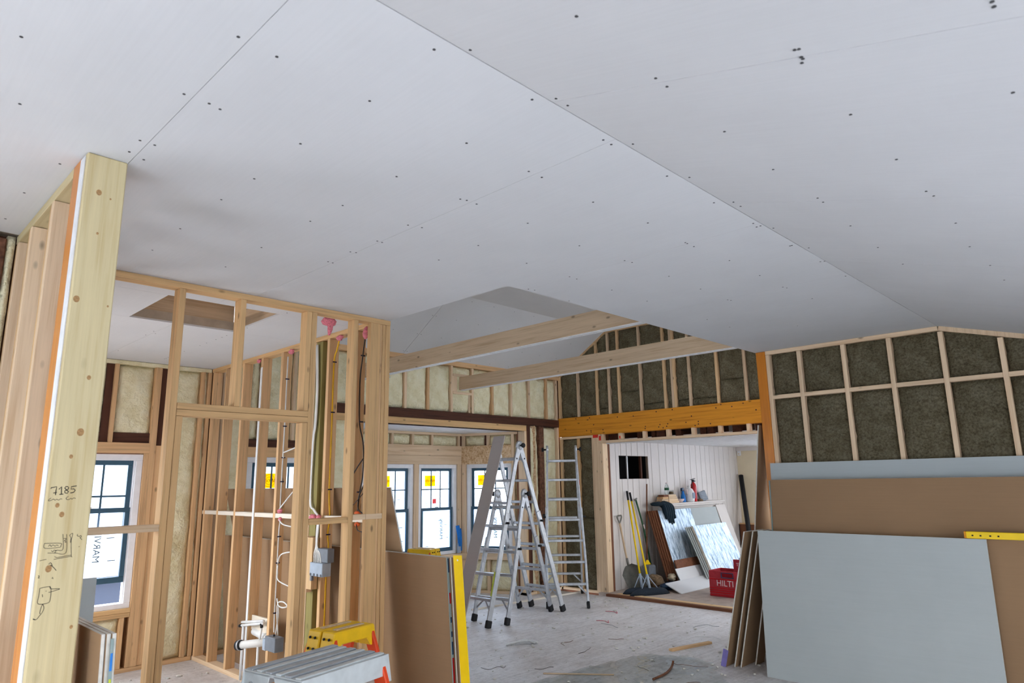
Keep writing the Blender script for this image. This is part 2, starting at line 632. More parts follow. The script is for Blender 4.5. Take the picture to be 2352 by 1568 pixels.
def bumpy(name, o, u, v, lu, lv, nrm, mat, parent, seed=0, amp=0.02, freq=6.0, crown=0.01, step=0.035, thick=0.06, edge=0.02, aniso=1.0, crease=0.0):
    """a soft filled panel: displaced front, edges drawn back, closed at the sides"""
    u, v, nrm, o = Vector(u).normalized(), Vector(v).normalized(), Vector(nrm).normalized(), Vector(o)
    nu = max(4, min(26, int(lu / step)))
    nv = max(4, min(60, int(lv / step)))
    bm = bmesh.new()
    g = []
    for j in range(nv + 1):
        row = []
        for i in range(nu + 1):
            a, b = i / nu, j / nv
            x, y = a * lu, b * lv
            e = min(a, 1 - a) * lu
            f = min(b, 1 - b) * lv
            k = min(1, min(e, f) / 0.05)
            h = crown * k + amp * noise.noise(Vector((x * freq + seed * 7.1, y * freq * aniso, seed * 3.3)))
            h += amp * 0.5 * noise.noise(Vector((x * freq * 2.7 + seed, y * freq * 2.7 * aniso, 5 + seed)))
            if crease:
                c = abs(noise.noise(Vector((x * 4.5 + seed * 2.3, y * 3.0 + seed, 9.7))))
                h -= crease * max(0, 1 - c / 0.09)
            h -= edge * (1 - k)
            jx = 0.008 * noise.noise(Vector((x * 9, y * 9, seed + 20)))
            if i in (0, nu) or j in (0, nv):
                jx = 0
            row.append(bm.verts.new((x + jx, y, h)))
        g.append(row)
    for j in range(nv):
        for i in range(nu):
            bm.faces.new((g[j][i], g[j][i + 1], g[j + 1][i + 1], g[j + 1][i]))
    ring = g[0][:] + [r[-1] for r in g[1:]] + g[-1][-2::-1] + [r[0] for r in g[-2:0:-1]]
    back = [bm.verts.new((p.co.x, p.co.y, -thick)) for p in ring]
    n = len(ring)
    for i in range(n):
        bm.faces.new((ring[i], back[i], back[(i + 1) % n], ring[(i + 1) % n]))
    bmesh.ops.recalc_face_normals(bm, faces=bm.faces)
    return mk(name, bm, mat, parent, frame(o, u, v, nrm), True)


def text_bm(s, size, mirror=False, depth=0.0):
    cu = bpy.data.curves.new('t', 'FONT')
    cu.body = s
    cu.size = size
    cu.align_x = 'CENTER'
    cu.align_y = 'CENTER'
    cu.extrude = depth
    cu.resolution_u = 2
    ob = bpy.data.objects.new('t', cu)
    COL.objects.link(ob)
    dg = bpy.context.evaluated_depsgraph_get()
    me = bpy.data.meshes.new_from_object(ob.evaluated_get(dg))
    bm = bmesh.new()
    bm.from_mesh(me)
    if mirror:
        bmesh.ops.scale(bm, vec=(-1, 1, 1), verts=bm.verts)
    bpy.data.objects.remove(ob, do_unlink=True)
    bpy.data.meshes.remove(me)
    bpy.data.curves.remove(cu)
    return bm


def lettering(name, s, size, o, x, y, mat, parent, mirror=False):
    x, y = Vector(x).normalized(), Vector(y).normalized()
    return mk(name, text_bm(s, size, mirror, 0.0004), mat, parent, frame(o, x, y, x.cross(y)))


def sheet(name, label, o, u, v, L, Hh, t=0.0127, group=None, face='drywall_face', back='drywall_back', cat='drywall sheet', parent=None, core='gypsum'):
    """a gypsum board from corner o along u (length) and v (height); face paper looks along u x v"""
    u, v = Vector(u).normalized(), Vector(v)
    v = (v - u * v.dot(u)).normalized()
    n = u.cross(v)
    o = Vector(o)
    if parent is None:
        root = thing(name, label, cat, o, group)
    else:
        root = parent
    c = o + u * L / 2 + v * Hh / 2
    fr = frame(c, u, v, n)
    mk('gypsum_core', box_bm(L, Hh, t - 0.002, 0), core, root, fr)
    mk('face_paper', box_bm(L - 0.001, Hh - 0.001, 0.001, 0, None, (0, 0, t / 2 - 0.0005)), face, root, fr)
    mk('back_paper', box_bm(L - 0.001, Hh - 0.001, 0.001, 0, None, (0, 0, -t / 2 + 0.0005)), back, root, fr)
    return root
# ================================================================== THE SETTING
XL, YB, YR, H, XP = -7.362, 8.646, 6.55, 2.93, -4.25
XC, XF, KS = -2.95, -1.325, 0.282
Y0, Y1 = 0.568, 0.706        # near-left stub wall
YC0, YC1 = 2.905, 2.995      # return partition
T = Matrix.Translation

# ------------------------------------------------------------------ floor
fl = struct('floor', 'dusty pale subfloor littered with drywall scraps', 'floor', (-3, 2, 0))
bx('subfloor', (-8.6, 2.1), (-4.6, 8.50), (-0.12, 0.0), 'floor', fl, 0)
kf = struct('floor_back_room', 'brownish floor of the back room, a little higher', 'floor', (-4.5, 11, 0))
bx('floor_deck', (-6.6, -2.0), (8.56, 13.3), (-0.12, 0.03), 'kitchen_floor', kf, 0)
bx('threshold_board', (-6.42, -2.9), (8.50, 8.56), (-0.1, 0.036), 'wood_old_red', kf)
bx('threshold_board', (-6.3, -4.2), (8.60, 8.69), (0.03, 0.037), 'wood_new', kf)

# ------------------------------------------------------------------ ceiling (gypsum boards with open joints)
cl = struct('ceiling', 'flat grey-white drywall ceiling with visible joints and screw heads', 'ceiling', (-3, 1, H))


def rect(x0, x1, y0, y1):
    return [(x0, y0), (x1, y0), (x1, y1), (x0, y1)]


def cpanel(pts, par=cl, g=0.0010):
    cx_ = sum(p[0] for p in pts) / len(pts)
    cy_ = sum(p[1] for p in pts) / len(pts)
    q = [(p[0] + (g if p[0] < cx_ else -g), p[1] + (g if p[1] < cy_ else -g)) for p in pts]
    return prism('ceiling_panel', q, 0.0127, 'drywall', par, T((0, 0, H)))


HX, HY = (-5.42, -4.62), (1.50, 2.28)
for xr, yr in (((-7.56, HX[0]), (0.45, 3.0)), (HX, (0.45, HY[0])), (HX, (HY[1], 3.0)), ((HX[1], -1.2), (0.45, 3.0)),
               ((-4.1, -1.2), (-4.6, 0.45)), ((XC, -1.2), (3.0, 6.70))):
    bx('ceiling_backing', xr, yr, (H + 0.0135, H + 0.08), 'seam_backing', cl, 0)
for ya, yb in ((-4.5, -2.952), (-2.952, -1.732), (-1.732, -0.512), (-0.512, 0.708)):
    cpanel(rect(-3.97, XF, ya, yb))
cpanel(rect(XP, XF, 0.708, 1.928))
cpanel([(XP, 1.928), (XF, 1.928), (XF, 3.148), (XC, 3.148), (XC, 3.0), (XP, 3.0)], g=0.0012)
for ya, yb in ((3.148, 4.368), (4.368, 5.588), (5.588, YR + 0.03)):
    cpanel(rect(XC, XF, ya, yb))
# boards in the small room round the open hatch
cpanel(rect(XL, HX[0], 0.6, 1.82)); cpanel(rect(XL, HX[0], 1.82, YC0 + 0.02))
cpanel(rect(HX[0], HX[1], 0.6, HY[0])); cpanel(rect(HX[0], HX[1], HY[1], YC0 + 0.02))
cpanel(rect(HX[1], XP, 0.6, 1.82)); cpanel(rect(HX[1], XP, 1.82, YC0 + 0.02))
# hatch well
hz = (H + 0.013, H + 0.34)
for xr, yr in (((HX[0] - 0.038, HX[0]), HY), ((HX[1], HX[1] + 0.038), HY), ((HX[0], HX[1]), (HY[1], HY[1] + 0.038)), ((HX[0], HX[1]), (HY[0] - 0.038, HY[0]))):
    bx('hatch_side', xr, yr, hz, 'wood_tie', cl)
bx('hatch_lid', (HX[0] - 0.05, HX[1] + 0.05), (HY[0] - 0.05, HY[1] + 0.05), (H + 0.34, H + 0.36), 'wood_tie', cl)
bx('metal_bracket', (HX[0] + 0.02, HX[0] + 0.12), (HY[1] - 0.006, HY[1] - 0.001), (H + 0.015, H + 0.3), 'box_grey', cl)

# sloping part of the ceiling, falling to the right of the fold
sl = struct('ceiling_slope', 'sloping drywall ceiling falling away to the right of the fold', 'ceiling', (0, 1, 2.6))
ks = math.sqrt(1 + KS * KS)
sfr = frame((XF, 0, H), (1 / ks, 0, -KS / ks), (0, 1, 0), (KS / ks, 0, 1 / ks))
SL = (2.05 - XF) * ks
ye = [-4.6, -3.31, -2.09, -0.87, 0.35, 1.57, 2.79, 4.01, 5.23, 6.45, YR + 0.03]
for ya, yb in zip(ye, ye[1:]):
    prism('ceiling_panel', rect(0.004, SL, ya + 0.0012, yb - 0.0012), 0.0127, 'drywall', sl, sfr)
prism('ceiling_backing', rect(-0.05, SL, -4.6, 6.75), 0.06, 'seam_backing', sl, sfr @ T((0, 0, 0.0135)))

SCREWS = [(-2.14, 0.25), (-1.72, 0.68), (-1.73, 0.8), (-2.12, 0.68), (-2.12, 0.76), (-2.13, 0.8), (-2.55, 0.32), (-2.54, 0.68), (-2.54, 0.73), (-2.66, 0.68), (-2.69, 0.74), (-2.16, 1.11), (-1.74, 1.13), (-1.38, 1.11), (-1.3, 1.18), (-1.73, 1.55), (-2.56, 1.12), (-2.14, 1.53), (-2.86, 1.11), (-2.55, 1.53), (-2.13, 1.87), (-2.12, 1.9), (-2.12, 1.96), (-3.34, 1.11), (-2.82, 1.52), (-2.54, 1.89), (-2.52, 1.96), (-3.33, 1.52), (-2.83, 1.91), (-2.83, 1.94), (-3.07, 1.9), (-3.06, 1.93), (-3.76, 1.12), (-3.3, 1.9), (-3.3, 1.93), (-2.85, 2.34), (-2.52, 2.34), (-2.95, 0.52), (-3.36, 0.48), (-3.76, 0.48), (-3.78, 1.52), (-0.9, 1.17), (-0.91, 1.54), (-0.91, 1.6), (-1.29, 1.55), (-1.29, 1.61), (-1.36, 1.51), (-0.52, 1.53), (-0.51, 1.53), (-0.52, 1.57), (-0.52, 1.58), (-0.53, 1.6), (-0.13, 1.49), (-0.13, 1.51), (-0.16, 1.93), (-0.53, 1.95), (-0.52, 2.35), (-0.92, 1.97), (-1.36, 1.9), (-1.36, 1.95), (-1.29, 1.99), (-0.93, 2.37), (-1.36, 2.34), (-1.29, 2.4), (-1.73, 1.89), (-1.73, 1.97), (-0.52, 2.71), (-0.51, 2.77), (-0.91, 2.75), (-0.91, 2.81), (-1.74, 2.33), (-1.36, 2.74), (-1.28, 2.77), (-1.28, 2.84), (-2.12, 2.3), (-1.71, 2.73), (-1.35, 3.12), (-1.36, 3.18), (-1.34, 3.18), (-1.3, 3.24), (-0.93, 3.2), (-0.52, 3.16), (-1.73, 3.12), (-1.73, 3.14), (-1.73, 3.21), (-2.15, 2.74), (-1.36, 3.59), (-1.35, 3.59), (-1.29, 3.67), (-0.94, 3.63), (-0.55, 3.58), (-2.13, 3.13), (-2.12, 3.19), (-2.55, 2.75), (-1.71, 3.58), (-1.33, 4.01), (-1.35, 4.0), (-0.93, 4.02), (-0.54, 3.98), (-2.55, 3.14), (-2.55, 3.21), (-2.12, 3.59), (-1.72, 4.0), (-1.35, 4.42), (-0.54, 4.35), (-2.91, 3.15), (-2.9, 3.2), (-2.55, 3.58), (-2.13, 4.0), (-1.73, 4.37), (-1.72, 4.41), (-2.55, 4.0), (-2.92, 3.58), (-2.14, 4.4), (-2.13, 4.43), (-1.71, 4.82), (-2.54, 4.84), (-2.14, 5.63), (-2.55, 5.24)]
for par, test in ((cl, False), (sl, True)):
    bm = bmesh.new()
    for x, y in SCREWS:
        if (x > XF) == test:
            z = H - (KS * (x - XF) if test else 0) - 0.0006
            bmesh.ops.create_cone(bm, cap_ends=True, segments=8, radius1=0.0052, radius2=0.0048, depth=0.001, matrix=T((x, y, z)))
    so = mk('screw_heads', bm, 'screw_dark', par)
    so['kind'] = 'stuff'
bm = bmesh.new()
for i in range(34):
    x, y = random.uniform(-7.2, -4.4), random.choice([0.9, 1.3, 1.8, 1.84, 2.3, 2.7])
    if not (HX[0] < x < HX[1] and HY[0] < y < HY[1]):
        bmesh.ops.create_cone(bm, cap_ends=True, segments=8, radius1=0.005, radius2=0.0046, depth=0.001, matrix=T((x, y, H - 0.0006)))
so = mk('screw_heads', bm, 'screw_dark', cl)
so['kind'] = 'stuff'

# ------------------------------------------------------------------ raised vault beyond the flat ceiling
vt = struct('ceiling_vault', 'raised drywall vault behind the cut-out in the flat ceiling', 'ceiling', (-5, 5.8, 3.4))


def slab4(name, pts, mat, par, thick=0.013, up=1):
    a, b, c, d = [Vector(p) for p in pts]
    n = (b - a).cross(d - a).normalized() * thick * up
    bm = bmesh.new()
    lo = [bm.verts.new(p) for p in (a, b, c, d)]
    hi = [bm.verts.new(p + n) for p in (a, b, c, d)]
    bm.faces.new(lo[::-1]); bm.faces.new(hi)
    for i in range(4):
        bm.faces.new((lo[i], lo[(i + 1) % 4], hi[(i + 1) % 4], hi[i]))
    bmesh.ops.recalc_face_normals(bm, faces=bm.faces)
    return mk(name, bm, mat, par)


VX1, VZ0, VZ1, VX2 = -6.32, 3.40, 4.045, -4.0
for ya, yb in ((3.0, 5.415), (5.42, YB + 0.02)):
    slab4('ceiling_panel', [(XL, ya, VZ0), (VX1, ya, VZ1), (VX1, yb, VZ1), (XL, yb, VZ0)], 'drywall', vt)
    slab4('ceiling_panel', [(VX1 + 0.001, ya, VZ1), (VX2, ya, VZ1), (VX2, yb, VZ1), (VX1 + 0.001, yb, VZ1)], 'drywall', vt)


def on_slope(f, y, d=0.0):
    return (VX2 + (XC - VX2) * f + d * 0.53, y, VZ1 + (VZ0 - VZ1) * f + d * 0.85)


SKY = ((6.3, 7.2),)  # skylight added on the unseen slope to brighten the floor
for nm, d, m_, th in (('ceiling_panel', 0.0, 'drywall', 0.013), ('roof_deck', 0.09, 'seam_backing', 0.04)):
    for ya, yb, f0, f1 in ((3.0, 6.3, -0.05, 1.05), (7.2, YB + 0.2, -0.05, 1.05), (6.3, 7.2, -0.05, 0.12), (6.3, 7.2, 0.9, 1.05)):
        if d == 0:
            f0, f1 = max(0, f0), min(1, f1)
        slab4(nm, [on_slope(f0, ya, d), on_slope(f1, ya, d), on_slope(f1, yb, d), on_slope(f0, yb, d)], m_, vt, th)
for ya, yb in SKY:
    for y in (ya, (ya + yb) / 2, yb):
        board('added_skylight_frame', on_slope(0.1, y, 0.06), on_slope(0.92, y, 0.06), 0.05, 0.1, 'window_white', vt, (0, 1, 0))
    for f in (0.12, 0.9):
        board('added_skylight_frame', on_slope(f, ya, 0.06), on_slope(f, yb, 0.06), 0.05, 0.1, 'window_white', vt)
    portal(on_slope(0.5, (ya + yb) / 2, 0.16), (-0.53, 0, -0.85), 1.0, 0.9)
bx('fascia_panel', (XC, XC + 0.013), (3.0, YB), (H + 0.014, VZ0), 'drywall', vt, 0)
bx('fascia_framing', (XC + 0.014, XC + 0.1), (2.95, 8.85), (H + 0.08, VZ0 + 0.14), 'seam_backing', vt, 0)
bx('end_panel', (XL - 0.2, XC), (2.985, 2.998), (H + 0.013, VZ1 + 0.05), 'drywall', vt, 0)
for pts in ([(-7.7, 2.9, 3.24), (-6.3, 2.9, 4.12), (-6.3, 8.95, 4.12), (-7.7, 8.95, 3.24)], [(-6.3, 2.9, 4.12), (-3.9, 2.9, 4.12), (-3.9, 8.95, 4.12), (-6.3, 8.95, 4.12)]):
    slab4('roof_deck', pts, 'seam_backing', vt, 0.04)
bm = bmesh.new()
for y in (3.4, 3.8, 4.2, 4.6, 5.0, 5.39, 5.45, 5.8, 6.2, 6.6, 7.0, 7.4, 7.8, 8.2):
    for f in (0.06, 0.35, 0.65, 0.95):
        x = XL + (VX1 - XL) * f
        z = VZ0 + (VZ1 - VZ0) * f
        bmesh.ops.create_cone(bm, cap_ends=True, segments=8, radius1=0.006, radius2=0.0055, depth=0.003, matrix=T((x, y, z - 0.0005)))
so = mk('screw_heads', bm, 'screw_dark', vt)
so['kind'] = 'stuff'

# tie beams across the vault: two plies and a white strip below
for n_, (yy, lab) in enumerate(((4.76, 'pale timber tie beam crossing the vault nearest the flat ceiling'), (6.45, 'pale timber tie beam crossing the vault nearer the back wall'))):
    tb = thing('tie_beam', lab, 'beam', (XL, yy, 3.0), 'tie beams in the vault')
    for k in range(2):
        bx('ply', (XL - 0.05, XC + 0.15), (yy + 0.039 * k, yy + 0.038 + 0.039 * k), (3.003, 3.19), 'wood_tie', tb, 0.003)
    for k in range(2):
        bx('white_strip', (XL + 0.02, XC + 0.15), (yy + 0.004 + 0.039 * k, yy + 0.032 + 0.039 * k), (2.994, 3.003), 'white_paint', tb, 0.001)

# ------------------------------------------------------------------ helpers for framed walls
SD = 0.14


def studL(par, y0, y1, z0, z1, mat='wood_return', name='stud', dx=0.0, depth=SD):
    return bx(name, (XL - depth + dx, XL + dx), (y0, y1), (z0, z1), mat, par)


_seed = [0]


def foamL(par, y0, y1, z0, z1, x=XL - 0.030, amp=0.022):
    _seed[0] += 1
    return bumpy('foam_panel', (x, y0, z0), (0, 1, 0), (0, 0, 1), y1 - y0, z1 - z0, (1, 0, 0), 'foam', par, _seed[0], amp, 5.0, 0.012, 0.035, 0.1, 0.028)


def woolB(par, x0, x1, z0, z1, y, amp=0.016):
    _seed[0] += 1
    return bumpy('wool_batt', (x0, y, z0), (1, 0, 0), (0, 0, 1), x1 - x0, z1 - z0, (0, -1, 0), 'wool', par, _seed[0], amp, 7.0, 0.01, 0.03, 0.1, 0.02, 0.7, 0.022)


# ------------------------------------------------------------------ left wall with spray foam
WL = struct('wall_left', 'timber wall sprayed with pale yellow foam between studs', 'wall', (XL, 4, 0))
W1 = (1.44, 2.30, 0.57, 2.01)
W2 = (3.36, 4.20, 0.57, 2.0)
BAY = (4.75, 7.80, 0.0, 2.466)
bxs = ((0.45, W1[0], -0.1, 3.45), (W1[0], W1[1], -0.1, W1[2]), (W1[0], W1[1], W1[3], 3.45), (W1[1], W2[0], -0.1, 3.45), (W2[0], W2[1], -0.1, W2[2]),
       (W2[0], W2[1], W2[3], 3.45), (W2[1], BAY[0], -0.1, 3.45), (BAY[0], BAY[1], BAY[3], 3.45), (BAY[1], 8.85, -0.1, 3.45))
for a, b, c, d in bxs:
    bx('sheathing', (XL - 0.18, XL - 0.142), (a, b), (c, d), 'wood_old_red', WL, 0)
# small room part
bx('bottom_plate', (XL - SD, XL), (0.72, 2.9), (0, 0.038), 'wood_return', WL)
bx('top_plate', (XL - SD, XL - 0.002), (0.72, 2.9), (2.89, 2.928), 'foam', WL)
studL(WL, 1.36, 1.40, 0.04, 2.02); studL(WL, 1.40, 1.44, 0.04, 2.02)
studL(WL, 2.302, 2.34, 0.04, 2.02, 'wood_return'); studL(WL, 2.34, 2.40, 0.04, 2.89, 'wood_return')
bx('window_header', (XL - 0.1, XL + 0.004), (1.36, 2.345), (2.02, 2.121), 'wood_return', WL)
bx('rough_sill', (XL - 0.12, XL + 0.002), (1.44, 2.302), (0.49, 0.53), 'wood_partition', WL); bx('rough_sill', (XL - 0.12, XL + 0.004), (1.44, 2.302), (0.532, 0.57), 'wood_partition', WL)
studL(WL, 1.965, 2.003, 2.121, 2.89, 'wood_return')
studL(WL, 1.90, 1.965, 2.121, 2.89, 'wood_old', dx=-0.03); studL(WL, 2.40, 2.46, 2.1, 2.89, 'wood_old', dx=-0.03); studL(WL, 2.40, 2.46, 0.04, 2.1, 'wood_return', dx=-0.012)
studL(WL, 1.50, 1.54, 2.121, 2.89)
bx('old_header', (XL - 0.14, XL - 0.03), (1.4, 2.4), (2.121, 2.22), 'wood_old', WL)
foamL(WL, 2.003, 2.34, 2.205, 2.89); foamL(WL, 1.54, 1.90, 2.205, 2.89); foamL(WL, 0.75, 1.36, 0.04, 2.89)
studL(WL, 2.22, 2.258, 0.04, 0.49); studL(WL, 1.86, 1.898, 0.04, 0.49)
foamL(WL, 1.90, 2.22, 0.04, 0.49); foamL(WL, 1.46, 1.86, 0.04, 0.49)
foamL(WL, 2.46, 2.80, 0.04, 2.89)
studL(WL, 2.80, 2.838, 0.04, 2.89, 'wood_return'); foamL(WL, 2.84, 2.87, 0.04, 2.89, XL - 0.01); studL(WL, 2.868, 2.906, 0.04, 2.89, 'wood_return')
# part behind the return partition
bx('bottom_plate', (XL - SD, XL), (3.0, BAY[0]), (0, 0.038), 'wood_return', WL)
for y in (3.03, 3.30):
    studL(WL, y, y + 0.038, 0.04, 3.36, 'wood_pale')
foamL(WL, 3.07, 3.30, 0.04, 3.36)
studL(WL, 4.205, 4.243, 0.04, 3.36, 'wood_pale')
bx('window_header', (XL - 0.1, XL + 0.004), (3.338, 4.205), (2.0, 2.11), 'wood_return', WL)
bx('old_header', (XL - 0.1, XL + 0.006), (3.338, 4.205), (2.11, 2.195), 'wood_old', WL)
bx('rough_sill', (XL - 0.12, XL + 0.002), (3.338, 4.205), (0.53, 0.57), 'wood_partition', WL)
foamL(WL, 3.34, 3.75, 0.04, 0.53); foamL(WL, 3.79, 4.2, 0.04, 0.53); studL(WL, 3.75, 3.788, 0.04, 0.53)
for y in (3.46, 3.86):
    studL(WL, y, y + 0.038, 2.195, 3.36, 'wood_pale')
foamL(WL, 3.34, 3.46, 2.195, 3.36); foamL(WL, 3.50, 3.86, 2.195, 3.36); foamL(WL, 3.90, 4.205, 2.195, 3.36)
foamL(WL, 4.245, BAY[0] - 0.04, 0.04, 2.5)
foamL(WL, 4.245, 4.43, 2.5, 3.36)
studL(WL, BAY[0] - 0.04, BAY[0], 0.0, 2.5, 'wood_pale')
# dark old girder, header strip and the studs above it
bx('old_girder', (XL - 0.14, XL + 0.015), (4.43, YB), (2.555, 2.675), 'wood_old', WL, 0.006)
bx('opening_header', (XL - 0.14, XL + 0.004), (4.43, 7.85), (2.466, 2.553), 'wood_partition', WL)
sy = [4.67, 5.08, 5.486, 5.875, 6.304, 6.709, 7.121, 7.528, 7.939, 8.361]
prev = 4.43
for i, y in enumerate(sy):
    studL(WL, y - 0.019, y + 0.019, 2.675, 3.35, 'wood_pale' if i % 3 else 'wood_return')
    foamL(WL, prev, y - 0.019, 2.68, 3.34, XL - 0.022)
    prev = y + 0.019
foamL(WL, prev, 8.59, 2.68, 3.34, XL - 0.022)
studL(WL, 8.59, 8.63, 2.675, 3.40, 'wood_pale')
bx('top_plate', (XL - SD, XL + 0.02), (3.0, YB), (3.345, 3.42), 'wood_return', WL)
for z in (2.94, 3.20):
    bx('block', (XL - SD, XL + 0.006), (6.325, 6.69), (z, z + 0.036), 'wood_pale', WL)
studL(WL, 6.62, 6.655, 2.68, 2.94, 'wood_tie', dx=0.004); studL(WL, 6.30, 6.40, 2.975, 3.2, 'wood_pale', dx=0.002)
# right of the bay
studL(WL, 7.802, 7.84, 0, 2.466, 'wood_pale'); studL(WL, 7.842, 7.866, 0, 2.555, 'wood_new', dx=-0.01)
studL(WL, 7.868, 7.95, 0, 2.555, 'wood_old', dx=-0.01); foamL(WL, 7.952, 8.152, 0.04, 2.55); studL(WL, 8.154, 8.268, 0, 2.555, 'brick_old', 'brick_pier', -0.005)
foamL(WL, 8.27, 8.60, 0.04, 2.55); studL(WL, 8.60, 8.638, 0, 2.555, 'wood_pale')
bx('bottom_plate', (XL - SD, XL), (7.802, YB), (0, 0.038), 'wood_pale', WL)

# ------------------------------------------------------------------ windows
def window(name, label, O, ud, W, z0, z1, film_up='glass_thinfilm', film_lo='glass_film', lift=0.0, stickers=True, big=True, deep=0.10):
    """double-hung window; O = point on the inside wall face at the low end of the opening (z=0), ud along the wall, inside is ud x Z"""
    ud = Vector(ud).normalized()
    nd = ud.cross(Vector((0, 0, 1)))
    root = struct(name, label, 'window', Vector(O) + Vector((0, 0, z0)))
    O = Vector(O)

    def P(nm, u, z, w, mat, par=root, bev=0.003):
        c = O + ud * (u[0] + u[1]) / 2 + Vector((0, 0, (z[0] + z[1]) / 2)) + nd * (w[0] + w[1]) / 2
        return mk(nm, box_bm(abs(u[1] - u[0]), abs(z[1] - z[0]), abs(w[1] - w[0]), bev), mat, par, frame(c, ud, (0, 0, 1), nd))
    f = 0.06
    for u, z in (((0, W), (z1 - f, z1)), ((0, W), (z0, z0 + f * 0.8)), ((0, f), (z0 + f * 0.8, z1 - f)), ((W - f, W), (z0 + f * 0.8, z1 - f))):
        P('frame_bar', u, z, (-deep, -0.004), 'window_white')
    for uu in (f, W - f - 0.012):
        P('jamb_liner', (uu, uu + 0.012), (z0 + 0.05, z1 - f), (-deep + 0.02, -0.02), 'window_white')
    a, b = f + 0.012, W - f - 0.012
    zm = (z0 + z1) / 2 - 0.005
    lo, hi = z0 + f * 0.8, z1 - f

    def sash(nm, zr, w, bot, top, glass, grid):
        s = 0.042
        r = P(nm, (a, b), (zr[0], zr[0] + bot), w, 'sash_blue')
        P('rail', (a, b), (zr[1] - top, zr[1]), w, 'sash_blue', r)
        P('stile', (a, a + s), (zr[0] + bot, zr[1] - top), w, 'sash_blue', r)
        P('stile', (b - s, b), (zr[0] + bot, zr[1] - top), w, 'sash_blue', r)
        wm_ = (w[0] + w[1]) / 2
        P('pane', (a + s, b - s), (zr[0] + bot, zr[1] - top), (wm_ - 0.002, wm_ + 0.002), glass, r, 0)
        gu = (a + s, b - s)
        gz = (zr[0] + bot, zr[1] - top)
        if grid:
            for k in (1, 2):
                uu = gu[0] + (gu[1] - gu[0]) * k / 3
                P('muntin', (uu - 0.009, uu + 0.009), gz, (wm_ + 0.002, wm_ + 0.012), 'sash_blue', r, 0.001)
            zz = (gz[0] + gz[1]) / 2
            P('muntin', gu, (zz - 0.009, zz + 0.009), (wm_ + 0.002, wm_ + 0.011), 'sash_blue', r, 0.001)
        return r, gu, gz, wm_
    su, gu, gz, wu = sash('upper_sash', (zm - 0.01, hi), (-deep + 0.022, -deep + 0.052), 0.04, 0.045, film_up, True)
    sl_, lu, lz, wlo = sash('lower_sash', (lo + lift, zm + 0.03 + lift * 0.98), (-deep + 0.054, -0.014), 0.055, 0.045, film_lo, False)
    lk = P('sash_lock', (W / 2 - 0.03, W / 2 + 0.03), (zm + 0.03 + lift * 0.98, zm + 0.045 + lift * 0.98), (-deep + 0.06, -0.02), 'window_white', sl_)
    if stickers:
        # labels stuck to the outer side of the glass, so they read mirrored from inside
        cw = (gu[1] - gu[0])
        hh = (gz[1] - gz[0])

        def lab(nm, u0, u1, za, zb, w, mat, par):
            return P(nm, (u0, u1), (za, zb), (w - 0.0035, w - 0.0025), mat, par, 0)
        cu, cz = gu[0] + cw * 0.30, gz[0] + hh * 0.735
        y = lab('yellow_label', cu - 0.105, cu + 0.105, cz - 0.082, cz + 0.082, wu + 0.007, 'label_yellow', su)
        for rr in (0.072, 0.048):
            bm = bmesh.new()
            rings = []
            for r_ in (rr, rr - 0.008):
                rings.append([bm.verts.new((r_ * math.cos(t), r_ * math.sin(t), 0)) for t in [2 * math.pi * q / 24 for q in range(24)]])
            for q in range(24):
                bm.faces.new((rings[0][q], rings[0][(q + 1) % 24], rings[1][(q + 1) % 24], rings[1][q]))
            mk('ring', bm, 'label_yellow_dark', y, frame(O + ud * cu + Vector((0, 0, cz)) + nd * (wu + 0.0047), ud, (0, 0, 1), nd))
        lettering('label_lettering', 'MARVIN', 0.052, O + ud * cu + Vector((0, 0, cz)) + nd * (wu + 0.0055), ud, (0, 0, 1), 'label_text', y, True)
        if big:
            r_ = lab('red_label', gu[0] + cw * 0.40, gu[0] + cw * 0.53, gz[0] + hh * 0.11, gz[0] + hh * 0.24, wu + 0.007, 'label_red', su)
            for q in range(3):
                zz = gz[0] + hh * (0.135 + 0.035 * q)
                P('print_line', (gu[0] + cw * 0.42, gu[0] + cw * 0.51), (zz, zz + 0.006), (wu + 0.0046, wu + 0.005), 'print_white', r_, 0)
            p_ = lab('paper_label', gu[0] + cw * 0.08, gu[0] + cw * 0.24, gz[0] + hh * 0.02, gz[0] + hh * 0.22, wu + 0.007, 'label_clear', su)
            for q in range(3):
                zz = gz[0] + hh * (0.06 + 0.05 * q)
                P('print_line', (gu[0] + cw * 0.10, gu[0] + cw * 0.22), (zz, zz + 0.005), (wu + 0.0046, wu + 0.005), 'label_ink', p_, 0)
            for uu, zz, w0, par in ((0.8, 0.24, wu, su),):
                P('print_mark', (gu[0] + cw * (uu - 0.06), gu[0] + cw * (uu + 0.06)), (gz[0] + hh * zz, gz[0] + hh * zz + 0.008), (w0 - 0.0035, w0 - 0.0025), 'label_ink', par, 0)
        lw_, lh = lu[1] - lu[0], lz[1] - lz[0]
        k = lab('tall_label', lu[0] + lw_ * 0.56, lu[0] + lw_ * 0.72, lz[0] + lh * 0.22, lz[0] + lh * 0.76, wlo - 0.0005, 'label_clear', sl_)
        cc = O + ud * (lu[0] + lw_ * 0.62) + Vector((0, 0, lz[0] + lh * 0.47)) + nd * (wlo - 0.0021)
        k.location += nd * 0.0
        lettering('label_lettering', 'MARVIN', 0.085, O + ud * (lu[0] + lw_ * 0.665) + Vector((0, 0, lz[0] + lh * 0.50)) + nd * (wlo + 0.0026), (0, 0, -1), ud, 'label_ink', k, True)
        P('print_bar', (lu[0] + lw_ * 0.57, lu[0] + lw_ * 0.71), (lz[0] + lh * 0.72, lz[0] + lh * 0.735), (wlo + 0.0021, wlo + 0.0026), 'label_ink', k, 0)
